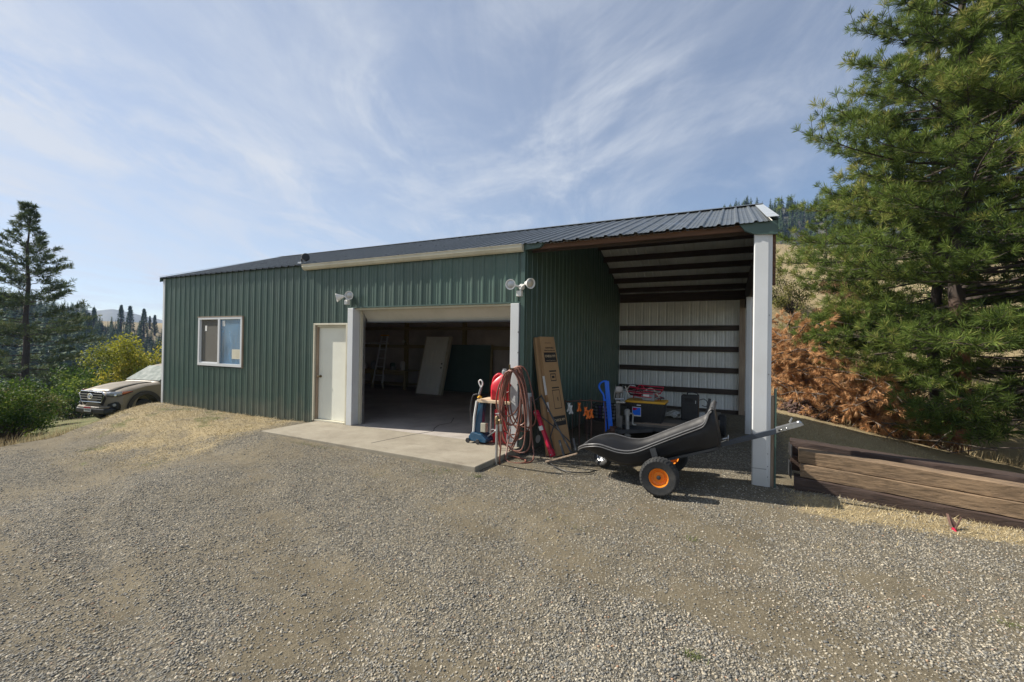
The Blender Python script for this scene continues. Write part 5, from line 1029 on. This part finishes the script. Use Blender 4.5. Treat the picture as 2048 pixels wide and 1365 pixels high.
bmp = MB(); bmp.prism([tb(0.10,-0.80,0.40),tb(-0.05,-0.62,0.40),tb(-0.09,0,0.40),tb(-0.05,0.62,0.40),tb(0.10,0.80,0.40),tb(0.26,0.78,0.40),tb(0.26,-0.78,0.40)], (0,0,0.16)); bm = bmp.build('bumper', m_black, tk, bevel=0.035)
bmp = MB(); bmp.prism([tb(0.04,-0.70,0.545),tb(-0.04,-0.56,0.545),tb(-0.07,0,0.545),tb(-0.04,0.56,0.545),tb(0.04,0.70,0.545),tb(0.2,0.66,0.60),tb(0.2,-0.66,0.60)], (0,0,0.035)); bmp.build('bumper_top', m_tan, bm, bevel=0.012)
lp = MB().box(0.102,0.11,-0.155,0.155,0.42,0.58); lpo = lp.build('license_plate', m_wplastic, tk)
MB().box(0.1105,0.112,-0.15,0.15,0.525,0.575).build('plate_band', m_redp, lpo); pt = MB()
for k in range(6): pt.box(0.1105,0.112,-0.12+k*0.042,-0.095+k*0.042,0.45,0.505)
pto = pt.build('plate_characters', m_teal, lpo)

# ------------------------------------------------------------------ trees and shrubs
m_needle = leafmat('pine_needles', (0.022,0.046,0.013), (0.165,0.23,0.05), (0.34,0.32,0.10), 0.5, 0.36)
m_needle_far = leafmat('pine_needles_far', (0.034,0.056,0.024), (0.13,0.17,0.066), (0.22,0.22,0.10), 0.55, 0.2)
m_deadn = leafmat('dead_pine_needles', (0.28,0.14,0.06), (0.70,0.41,0.20), (0.78,0.56,0.33), 0.7, 0.25)
m_conif = leafmat('distant_conifer_foliage', (0.026,0.054,0.026), (0.095,0.140,0.058), (0.16,0.18,0.08), 0.8, 0)
m_leaf = leafmat('green_shrub_leaves', (0.022,0.052,0.010), (0.092,0.155,0.022), (0.22,0.26,0.045), 0.5, 0.34)
m_autumn = leafmat('autumn_shrub_leaves', (0.085,0.115,0.014), (0.34,0.33,0.04), (0.52,0.40,0.06), 0.5, 0.42)
m_olive = leafmat('olive_shrub_leaves', (0.045,0.055,0.018), (0.17,0.175,0.05), (0.28,0.24,0.09), 0.6, 0.25)
m_brush = leafmat('dry_brown_brush', (0.07,0.038,0.022), (0.22,0.13,0.07), (0.30,0.20,0.10), 0.8, 0.1)

def norm(a): return a/np.maximum(np.linalg.norm(a, axis=-1, keepdims=True), 1e-9)
def tufts(P, D, n, L, w, r, spread=(0.15, 1.4), droop=0.0, tb=None):
    """needle triangles around each tuft position; returns V, F, tint"""
    m_ = len(P); D = norm(D); A = norm(np.cross(D, np.where(np.abs(D[:, 2:]) > 0.9, [[1.0,0,0]], [[0,0,1.0]]))); B = np.cross(D, A)
    th = r.uniform(*spread, (m_, n)); ph = r.uniform(0, 2*np.pi, (m_, n)); ln = L*r.uniform(0.65, 1.1, (m_, n))*r.uniform(0.8, 1.2, (m_, 1))
    d = D[:, None]*np.cos(th)[..., None]+(A[:, None]*np.cos(ph)[..., None]+B[:, None]*np.sin(ph)[..., None])*np.sin(th)[..., None]
    d[..., 2] -= droop; d = norm(d)
    s = norm(np.cross(d, r.normal(size=(m_, n, 3))))*(w/2)
    base = P[:, None]+D[:, None]*(-r.uniform(0, 0.45, (m_, n, 1))*L)
    tip = base+d*ln[..., None]; midp = base+d*(ln*0.55)[..., None]
    V = np.stack([base, midp+s, tip, midp-s], 2).reshape(-1, 3)
    k = np.arange(m_*n)*4; F4 = np.stack([k, k+1, k+2, k+3], -1)
    t = np.clip((tb if tb is not None else r.uniform(0.15, 0.75, m_))[:, None]+r.normal(0, 0.13, (m_, n)), 0, 1)
    return V, F4, np.repeat(t.ravel(), 4)
def pine(name, label, cat, loc, H, Lf, zb, seed, mat, needle, nw, nn, tr, group=None, whorl=0.36, bark=None, lean=(0,0), upturn=0.35, dead_low=0.0, twigs=8, tpt=3, barkname='trunk'):
    r = np.random.default_rng(seed); x0, y0, z0 = loc
    T = thing(name, label, cat, loc, group); tk_ = MB(); path = []; rad = []
    for i in range(15):
        f = i/14; path.append((x0+lean[0]*f+0.05*math.sin(i*1.3+seed), y0+lean[1]*f+0.05*math.cos(i*1.7+seed), z0-0.3+f*(H+0.3))); rad.append(max(0.012, tr*(1-f)**0.85*(1.35 if i == 0 else 1)))
    tk_.tube(path, rad, 12); trunk = tk_.build('trunk', bark or m_bark, T, smooth=True)
    def axis(z): f = z/H; return np.array([x0+lean[0]*f, y0+lean[1]*f, z0+z])
    br = MB(); dd = MB(); P = []; D = []; Tb = []; z = zb
    while z < H-0.15:
        nb = r.integers(4, 6) if z > zb+1 else r.integers(3, 5); a0 = r.uniform(0, 6.28)
        for k in range(nb):
            az = a0+k*2*np.pi/nb+r.normal(0, 0.25); L = Lf(z/H)*r.uniform(0.66, 1.13); bt_ = r.normal(0, 0.13)
            if r.random() < 0.04: continue
            f = z/H; el = -0.28+0.75*f+r.normal(0, 0.10)+(0.25 if f > 0.85 else 0)
            h = np.array([math.cos(az), math.sin(az), 0.0]); p = axis(z+r.uniform(-.12, .12)); pts = [p.copy()]; ns = 7; e = el
            for i in range(ns):
                e2 = e+upturn*(i/ns)**2+r.normal(0, 0.05); d = h*math.cos(e2)+np.array([0,0,math.sin(e2)]); p = p+d*L/ns; pts.append(p.copy())
                h = norm(h+np.array([-h[1], h[0], 0])*r.normal(0, 0.06))
            isdead = r.random() < dead_low*max(0, 1-(z-zb)/2.2)
            (dd if isdead else br).tube([tuple(q) for q in pts], [max(0.006, 0.032*L/3*(1-i/(ns+0.6))) for i in range(ns+1)], 5, caps=False)
            if isdead: 
                continue
            nt = max(3, int(twigs*L/2.6)); hb = norm(pts[-1]-pts[0])
            for j in range(nt):
                u = 0.32+0.68*(j+r.random())/nt; q = u*ns; i = min(int(q), ns-1); s = pts[i]+(pts[i+1]-pts[i])*(q-i)
                side = 1 if j % 2 else -1; lat = np.array([-hb[1], hb[0], 0])*side; d = norm(hb*r.uniform(0.5, 1.0)+lat*r.uniform(0.4, 1.0)+np.array([0,0,r.uniform(-0.12, 0.45)])); l = L*r.uniform(0.10, 0.30)*(1.25-u*0.6)+0.06
                mid_ = s+d*l*0.5; end = mid_+norm(d+np.array([0,0,0.35]))*l*0.5
                br.tube([tuple(s), tuple(mid_), tuple(end)], [0.010, 0.007, 0.004], 3, caps=False)
                for t in np.linspace(0.35, 1.0, tpt): 
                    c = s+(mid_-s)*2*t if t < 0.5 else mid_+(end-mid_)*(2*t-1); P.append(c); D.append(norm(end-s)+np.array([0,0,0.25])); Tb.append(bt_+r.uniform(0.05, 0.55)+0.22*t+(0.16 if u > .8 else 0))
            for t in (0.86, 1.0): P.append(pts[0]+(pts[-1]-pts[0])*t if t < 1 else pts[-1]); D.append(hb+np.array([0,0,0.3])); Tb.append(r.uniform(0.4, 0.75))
        z += whorl*r.uniform(0.75, 1.25)
    br.build('branches', bark if bark and bark is not m_barkred else m_bark, T)
    if dd.n: dd.build('bare_branches', m_twig, T)
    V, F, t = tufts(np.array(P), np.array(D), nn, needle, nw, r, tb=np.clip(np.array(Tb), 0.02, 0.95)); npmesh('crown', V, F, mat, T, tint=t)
    return T
# ponderosa far left
pine('pine_tree', 'tall lone pine with open crown behind the round green bush at the far left', 'pine tree', (-39.35,5.48,-4.25), 14.9, lambda f: 3.55*min(1, (1.05-f)*1.6)*(0.85 if f < 0.2 else 1), 1.2, 41, m_needle_far, 0.31, 0.042, 12, 0.26, whorl=0.42, twigs=9, tpt=3, upturn=0.55)
# pines at the right
PG = 'pines at the right edge'; cr1 = lambda f: min(1, 0.45+f*2.4)*min(1, (1.03-f)*1.75)
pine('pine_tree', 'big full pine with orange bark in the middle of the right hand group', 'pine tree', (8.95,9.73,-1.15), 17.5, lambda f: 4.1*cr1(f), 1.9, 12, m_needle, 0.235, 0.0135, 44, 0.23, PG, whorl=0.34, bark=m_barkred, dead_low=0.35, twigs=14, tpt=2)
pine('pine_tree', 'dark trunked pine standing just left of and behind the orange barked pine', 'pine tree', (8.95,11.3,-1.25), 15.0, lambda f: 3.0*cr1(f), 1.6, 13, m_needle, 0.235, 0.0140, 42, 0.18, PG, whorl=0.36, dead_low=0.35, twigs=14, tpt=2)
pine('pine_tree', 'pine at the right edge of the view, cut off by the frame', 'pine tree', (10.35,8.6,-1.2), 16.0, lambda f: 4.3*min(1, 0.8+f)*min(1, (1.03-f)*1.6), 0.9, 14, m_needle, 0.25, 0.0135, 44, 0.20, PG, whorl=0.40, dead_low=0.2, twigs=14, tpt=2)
pine('pine_tree', 'pine deeper in the right hand group, mostly hidden behind others', 'pine tree', (12.2,13.6,-0.7), 16.5, lambda f: 4.2*cr1(f), 1.2, 15, m_needle, 0.23, 0.028, 18, 0.2, PG, whorl=0.46, twigs=11)
pine('pine_tree', 'young green pine behind the shed roof corner with boughs over the dry slope', 'pine tree', (10.6,40.0,tz(10.6,40.0)-0.1), 5.2, lambda f: 2.3*min(1, (1.05-f)*1.6), 0.4, 16, m_needle, 0.26, 0.035, 14, 0.11, PG, whorl=0.40, twigs=9)

def shrub(name, label, loc, rx, rz, nleaf, leaf, mat, seed, nstem=9, squash=1.0, cat='shrub', group=None, narrow=0.0, clumps=26):
    r = np.random.default_rng(seed); x, y, z = loc; T = thing(name, label, cat, loc, group); s = MB(); cen = []
    for k in range(clumps):
        a = r.uniform(0, 6.28); rad = rx*math.sqrt(r.random())*0.85; hz = r.uniform(0.18, 1.0)*rz*math.sqrt(max(0.05, 1-(rad/rx)**2*0.8)); cen.append((x+rad*math.cos(a)*(1-narrow*hz/rz), y+rad*math.sin(a)*(1-narrow*hz/rz), z+hz))
    for k, c in enumerate(cen):
        b = (x+r.normal(0, rx*0.10), y+r.normal(0, rx*0.10), z-0.05); m_ = ((b[0]*0.55+c[0]*0.45), (b[1]*0.55+c[1]*0.45), b[2]*0.4+c[2]*0.6); s.tube([b, m_, c], [0.022, 0.014, 0.006], 4, caps=False)
    s.build('stems', m_bark, T); cen = np.array(cen); i = r.integers(0, len(cen), nleaf); cs = rx*r.uniform(0.18, 0.36, len(cen))
    d = norm(r.normal(size=(nleaf, 3)))*(r.random((nleaf, 1))**0.45)*cs[i][:, None]; d[:, 2] *= 0.9*squash
    P = cen[i]+d; P[:, 2] = np.maximum(P[:, 2], z+0.03); n = norm(r.normal(size=(nleaf, 3))+np.array([0,0,0.6])); a = norm(np.cross(n, r.normal(size=(nleaf, 3)))); b = np.cross(n, a); l = leaf*r.uniform(0.6, 1.25, (nleaf, 1))
    V = np.stack([P-a*l*0.5, P+b*l*0.30, P+a*l*0.5, P-b*l*0.30], 1).reshape(-1, 3); F = np.arange(nleaf*4).reshape(-1, 4)
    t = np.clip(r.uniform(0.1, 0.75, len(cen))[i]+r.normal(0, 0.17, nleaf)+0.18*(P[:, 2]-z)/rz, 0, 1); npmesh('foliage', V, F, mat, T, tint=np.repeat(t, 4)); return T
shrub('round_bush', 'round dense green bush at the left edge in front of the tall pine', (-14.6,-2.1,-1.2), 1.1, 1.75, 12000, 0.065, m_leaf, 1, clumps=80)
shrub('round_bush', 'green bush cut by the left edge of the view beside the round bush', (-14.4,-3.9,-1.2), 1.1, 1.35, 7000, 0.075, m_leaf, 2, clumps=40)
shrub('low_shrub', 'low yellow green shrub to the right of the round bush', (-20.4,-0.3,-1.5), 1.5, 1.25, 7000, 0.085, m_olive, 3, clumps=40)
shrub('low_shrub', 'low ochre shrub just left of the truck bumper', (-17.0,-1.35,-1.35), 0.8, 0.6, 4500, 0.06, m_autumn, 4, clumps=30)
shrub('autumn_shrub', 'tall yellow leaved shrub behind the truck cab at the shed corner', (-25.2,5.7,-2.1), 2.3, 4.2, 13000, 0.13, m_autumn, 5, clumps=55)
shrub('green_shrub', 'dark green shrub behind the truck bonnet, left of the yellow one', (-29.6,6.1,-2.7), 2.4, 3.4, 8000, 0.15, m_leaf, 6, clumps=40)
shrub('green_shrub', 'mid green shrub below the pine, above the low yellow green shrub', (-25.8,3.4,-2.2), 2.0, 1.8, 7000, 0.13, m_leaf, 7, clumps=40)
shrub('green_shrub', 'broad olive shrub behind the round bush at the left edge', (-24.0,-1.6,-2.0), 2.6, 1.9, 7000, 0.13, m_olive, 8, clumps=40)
for k, (x, y, rx, rz, mt, lab) in enumerate([(6.0,19.5,1.3,2.7,m_olive,'yellow green shrub right beside the shed roof corner'),(6.3,15.5,1.0,1.6,m_olive,'small olive shrub low on the slope behind the white column'),(7.3,18.0,1.2,1.0,m_brush,'low brown brush on the slope right of the white column'),(5.6,14.0,1.1,1.0,m_brush,'reddish brown brush just behind the white column'),(9.2,24.0,1.3,1.8,m_olive,'olive shrub on the dry grass slope below the crest'),(8.8,12.5,1.5,1.2,m_brush,'brown brush under the boughs on the slope')]):
    shrub('hillside_shrub', lab, (x,y,tz(x,y)-0.05), rx, rz, 5000, 0.09, mt, 20+k, clumps=30, group='shrubs on the right hand slope')
rs = np.random.default_rng(61)
for k in range(14):
    y = rs.uniform(12.5, 30); x = 3.6+y*0.135+rs.uniform(-0.5, 2.6); hh = rs.uniform(0.5, 1.2)
    shrub('hillside_scrub', 'scattered low reddish brown scrub bush on the dry slope behind the shed', (x,y,tz(x,y)-0.05), rs.uniform(0.5, 1.1), hh, 2200, 0.08, m_brush, 120+k, clumps=18, group='brown scrub on the right hand slope')
xh = rs.uniform(3, 24, 26000); yh = rs.uniform(11.0, 58, 26000)
blades('hillside_grass', xh, yh, 0.10+0.30*rs.random(26000)**2, 0.022+0*xh, 0.5, m_straw, 'tall dry golden grass covering the slope right of the shed', 17)
# heap of dead orange pine boughs
r = np.random.default_rng(77); bp = thing('brush_pile', 'long heap of dead orange brown pine boughs right of the white column', 'brush pile', (6.0,8.2,-0.2)); br = MB(); P = []; D = []
for k in range(360):
    t = r.random()**1.15; x = 4.5+3.6*t+r.normal(0, 0.3); y = 10.8-1.0*t+r.normal(0, 0.6); hmax = 3.5*(1-0.75*t)*(0.3+0.7*r.random()); g0 = tz(x, y); p = np.array([x, y, g0+hmax*r.random()**0.7])
    az = r.uniform(0, 6.28); el = r.uniform(-0.35, 0.55); d = np.array([math.cos(az)*math.cos(el), math.sin(az)*math.cos(el), math.sin(el)]); L = r.uniform(0.5, 1.3); q = p+d*L; q2 = q+norm(d+np.array([0,0,-0.4]))*L*0.4
    br.tube([tuple(p), tuple(q), tuple(q2)], [0.024, 0.015, 0.007], 4, caps=False)
    for j in range(9):
        u = r.uniform(0.15, 1.0); c = p+d*L*u; s_ = norm(r.normal(size=3)+d*0.5); e = c+s_*r.uniform(0.08, 0.3); br.tube([tuple(c), tuple(e)], [0.006, 0.003], 3, caps=False); P.append(e); D.append(s_+np.array([0,0,-0.35])); P.append((c+e)/2); D.append(s_)
br.build('branches', m_twig, bp); V, F, t = tufts(np.array(P), np.array(D), 26, 0.20, 0.0105, r, (0.1, 0.75), 0.45); npmesh('dead_needles', V, F, m_deadn, bp, tint=t)
db = MB()
for k, (p, q) in enumerate([((9.3,8.6,-0.75),(7.3,8.8,-0.70)),((9.9,8.0,-0.5),(8.0,7.9,-0.85)),((8.6,9.0,0.2),(7.2,9.2,-0.7)),((8.8,9.0,-0.2),(7.9,8.4,-0.9))]):
    o = MB().tube([p, ((p[0]+q[0])/2, (p[1]+q[1])/2, (p[2]+q[2])/2+0.08), q], [0.028,0.02,0.01], 6).build('fallen_branch', m_twig, origin=p, smooth=True); tag(o, 'bare grey fallen branch lying under the pines at the right', 'branch', 'fallen branches under the pines')
r = np.random.default_rng(3); n_ = 900; px2 = 5.35+r.normal(0, 0.45, n_); py2 = 9.75+r.normal(0, 0.28, n_); h_ = 0.62*np.exp(-((px2-5.35)/0.5)**2-((py2-9.75)/0.4)**2)*r.random(n_)
O, F, T_ = stones(n_, px2, py2, r.uniform(0.03, 0.08, n_), 9); O[:, 2] += np.repeat(h_, 18); pb = npmesh('rubble_heap', O, F, M('red_brown_rubble', (0.085,0.05,0.042), 0.9, 0, 0.5, 6), tint=T_); pb['kind'] = 'stuff'; pb['label'] = 'dark reddish heap of bark and rubble behind the straw strip'

# distant conifers: a tiered template, several individually on the ridge and the rest as a wood
def conifer(n, seed, tiers=15):
    r = np.random.default_rng(seed); V = []; F = []; t = []
    for i in range(tiers):
        f = i/tiers; z = 0.10+0.9*f; R_ = (0.19*(1-f)**0.8+0.015)*r.uniform(0.75, 1.15); nb = 9 if f < 0.7 else 6
        for k in range(nb):
            a = 2*np.pi*(k+r.random())/nb; L = R_*r.uniform(0.6, 1.25); da = 0.42; k0 = len(V); dz = 0.055*(1-f)+0.012
            V += [(0,0,z+0.03), (L*math.cos(a-da)*0.75, L*math.sin(a-da)*0.75, z-dz*0.4), (L*math.cos(a), L*math.sin(a), z-dz*r.uniform(0.3, 1.5)), (L*math.cos(a+da)*0.75, L*math.sin(a+da)*0.75, z-dz*0.4)]
            F += [(k0, k0+1, k0+2), (k0, k0+2, k0+3)]; t += [r.uniform(0.1, 0.9)]*4
    k0 = len(V); V += [(0.012,0,0), (-0.006,0.01,0), (-0.006,-0.01,0), (0,0,1.03)]; F += [(k0, k0+1, k0+3), (k0+1, k0+2, k0+3), (k0+2, k0, k0+3)]; t += [0.1]*4
    return np.array(V), np.array(F), np.array(t)
TPL = [conifer(0, s) for s in (1, 2, 3, 4)]
def wood_mesh(name, xs_, ys_, hs_, label, seed, zf=None):
    r = np.random.default_rng(seed); Vs = []; Fs = []; Ts = []; n0 = 0
    for x, y, h in zip(xs_, ys_, hs_):
        V, F, t = TPL[r.integers(4)]; a = r.uniform(0, 6.28); c, s = math.cos(a), math.sin(a); w_ = h*r.uniform(0.85, 1.25); z = (zf(x, y) if zf else tz(x, y))-0.3
        Vs.append(np.stack([x+w_*(V[:, 0]*c-V[:, 1]*s), y+w_*(V[:, 0]*s+V[:, 1]*c), z+h*V[:, 2]], -1)); Fs.append(F+n0); n0 += len(V); Ts.append(np.clip(t*0.7+r.uniform(0, 0.35), 0, 1))
    o = npmesh(name, np.concatenate(Vs), np.concatenate(Fs), m_conif, tint=np.concatenate(Ts)); o['kind'] = 'stuff'; o['label'] = label; return o
RIDGE = [(-189.7,65.2,11.9,'leftmost slim conifer standing on the distant ridge'),(-178.2,59.7,9.4,'stout conifer second from the left on the distant ridge'),(-187.3,60.8,8.9,'short conifer beside the lone pine on the distant ridge'),(-193.7,74.3,13.6,'tall conifer at the left of the pair in the middle of the ridge'),(-188.8,74.9,13.1,'tall conifer at the right of the pair in the middle of the ridge'),(-186.4,78.0,12.3,'slim conifer on the ridge near the shed corner'),(-188.6,82.4,10.4,'conifer on the ridge closest to the shed corner'),(-196.2,84.3,9.9,'small conifer between the two right hand ridge conifers')]
for k, (x, y, h, lab) in enumerate(RIDGE):
    h = max(4.5, h-tz(x,y)); T = thing('ridge_conifer', lab, 'conifer', (x,y,tz(x,y)-0.3), 'conifers standing on the distant ridge'); r = np.random.default_rng(90+k); P = []; D = []
    MB().tube([(x,y,tz(x,y)-0.5),(x,y,tz(x,y)+h)], [0.4,0.05], 7).build('trunk', m_bark, T)
    for i in range(330):
        f = r.random()**0.9; R_ = h*(0.15*(1.02-f)**0.75)*r.uniform(0.15, 1.0)**0.5; a = r.uniform(0, 6.28); P.append((x+R_*math.cos(a), y+R_*math.sin(a), tz(x,y)+h*(0.13+0.87*f)-0.12*R_)); D.append((math.cos(a), math.sin(a), 0.15))
    V, F, t = tufts(np.array(P), np.array(D), 7, h*0.06, h*0.016, r); npmesh('crown', V, F, m_conif, T, tint=t)
r = np.random.default_rng(31); n_ = 1300; d_ = r.uniform(55, 160, n_); u_ = r.uniform(-1.16, -0.74, n_)
fx = CAM[0]+(_fw[0]+_r[0]*u_)*d_; fy = CAM[1]+(_fw[1]+_r[1]*u_)*d_; dens = fbm(fx*0.02, fy*0.02, 3); k = (dens+0.35*sst(135, 70, d_)+0.35*sst(-0.85,-1.0,u_) > 0.05) & (d_ < 62+92*np.clip((u_*-1-0.55)/0.35,0,1)+40)
wood_mesh('far_wood', fx[k], fy[k], r.uniform(8, 14, k.sum())*(1-0.5*sst(110, 150, d_[k])), 'blue green conifer wood covering the far side of the valley', 5)
# mountains: blue range at the left, wooded mountain at the right
def range_mesh(name, R0, prof_, mat, back=260, front=330, seed=1, rough=3.0):
    """ridge running across the line of sight; prof_ = (tangent of bearing from the view axis, crest height)"""
    us = np.linspace(prof_[0][0], prof_[-1][0], 160); hs_ = np.interp(us, [p[0] for p in prof_], [p[1] for p in prof_]); V = []
    rows = [(-front, -60), (-front*0.66, None), (-front*0.33, None), (-front*0.12, None), (0, None), (back*0.4, None), (back, -60)]
    for off, z in rows:
        for i, u in enumerate(us):
            d = R0+off+40*float(vn(u*14+seed, off*0.01)); f = 1-abs(off)/(front if off < 0 else back); zz = -60+(hs_[i]+60)*f**0.8+rough*(3*float(fbm(u*22+seed, off*0.013, 3))+0.35*float(vn(u*160, off)))*(1 if z is None else 0)
            if off == 0: zz = hs_[i]+rough*0.8*float(fbm(u*60+seed, 0.5, 3))
            V.append((CAM[0]+(_fw[0]+_r[0]*u)*d, CAM[1]+(_fw[1]+_r[1]*u)*d, zz))
    n_ = 160; idx_ = np.arange(len(V)).reshape(-1, n_); F = np.stack([idx_[:-1,:-1], idx_[:-1,1:], idx_[1:,1:], idx_[1:,:-1]], -1).reshape(-1, 4)
    o = npmesh(name, np.array(V), F, mat, smooth=True); o['kind'] = 'structure'; return np.array(V).reshape(-1, n_, 3), us
m_mtn = M('far_mountain_slopes', (0.09,0.10,0.085), 0.95, 0, 0.3, 0.01); m_mtn2 = M('wooded_mountain_floor', (0.05,0.055,0.04), 0.95, 0, 0.4, 0.03, dirt=(0.2,0.16,0.09), dirt_amt=0.4)
range_mesh('mountain_range', 900, [(-1.6,70),(-1.3,62),(-1.15,50),(-1.03,56),(-0.975,61),(-0.94,56),(-0.90,60.5),(-0.87,56),(-0.78,38),(-0.6,30),(-0.3,10)], m_mtn, seed=2, rough=1.2)
VM, us = range_mesh('wooded_mountain', 330, [(0.30,60),(0.42,94),(0.52,102),(0.62,110),(0.70,106),(0.8,112),(1.1,118),(1.4,110),(1.8,90)], m_mtn2, back=200, front=250, seed=5, rough=2.0)
r = np.random.default_rng(55); n_ = 620; fi = r.uniform(2.0, 4.0, n_); uj = 159*(0.0+0.55*r.random(n_)); i0 = np.minimum(fi.astype(int), 3); j0 = np.minimum(uj.astype(int), 158); ff = (fi-i0)[:, None]; fj = (uj-j0)[:, None]
pp = (VM[i0, j0]*(1-fj)+VM[i0, j0+1]*fj)*(1-ff)+(VM[i0+1, j0]*(1-fj)+VM[i0+1, j0+1]*fj)*ff
zz_ = {(float(p[0]), float(p[1])): float(p[2]) for p in pp}
wood_mesh('mountain_wood', pp[:, 0], pp[:, 1], r.uniform(7, 13, n_), 'dark conifer wood on the mountain behind the shed', 6, zf=lambda x, y: zz_[(float(x), float(y))])

# ------------------------------------------------------------------ air
hb = MB().box(-1350, 700, -90, 1250, -75, 128).build('haze', None, origin=(0,0,0)); hb['kind'] = 'stuff'; hb['label'] = 'thin blue morning haze over the valley'
hm = bpy.data.materials.new('haze_air'); hm.use_nodes = True; t_ = hm.node_tree; t_.nodes.clear(); o_ = t_.nodes.new('ShaderNodeOutputMaterial'); pv = t_.nodes.new('ShaderNodeVolumePrincipled')
pv.inputs['Color'].default_value = (0.42,0.60,1.0,1); pv.inputs['Density'].default_value = 0.00023; pv.inputs['Anisotropy'].default_value = 0.2; t_.links.new(pv.outputs[0], o_.inputs['Volume']); hb.data.materials.append(hm)
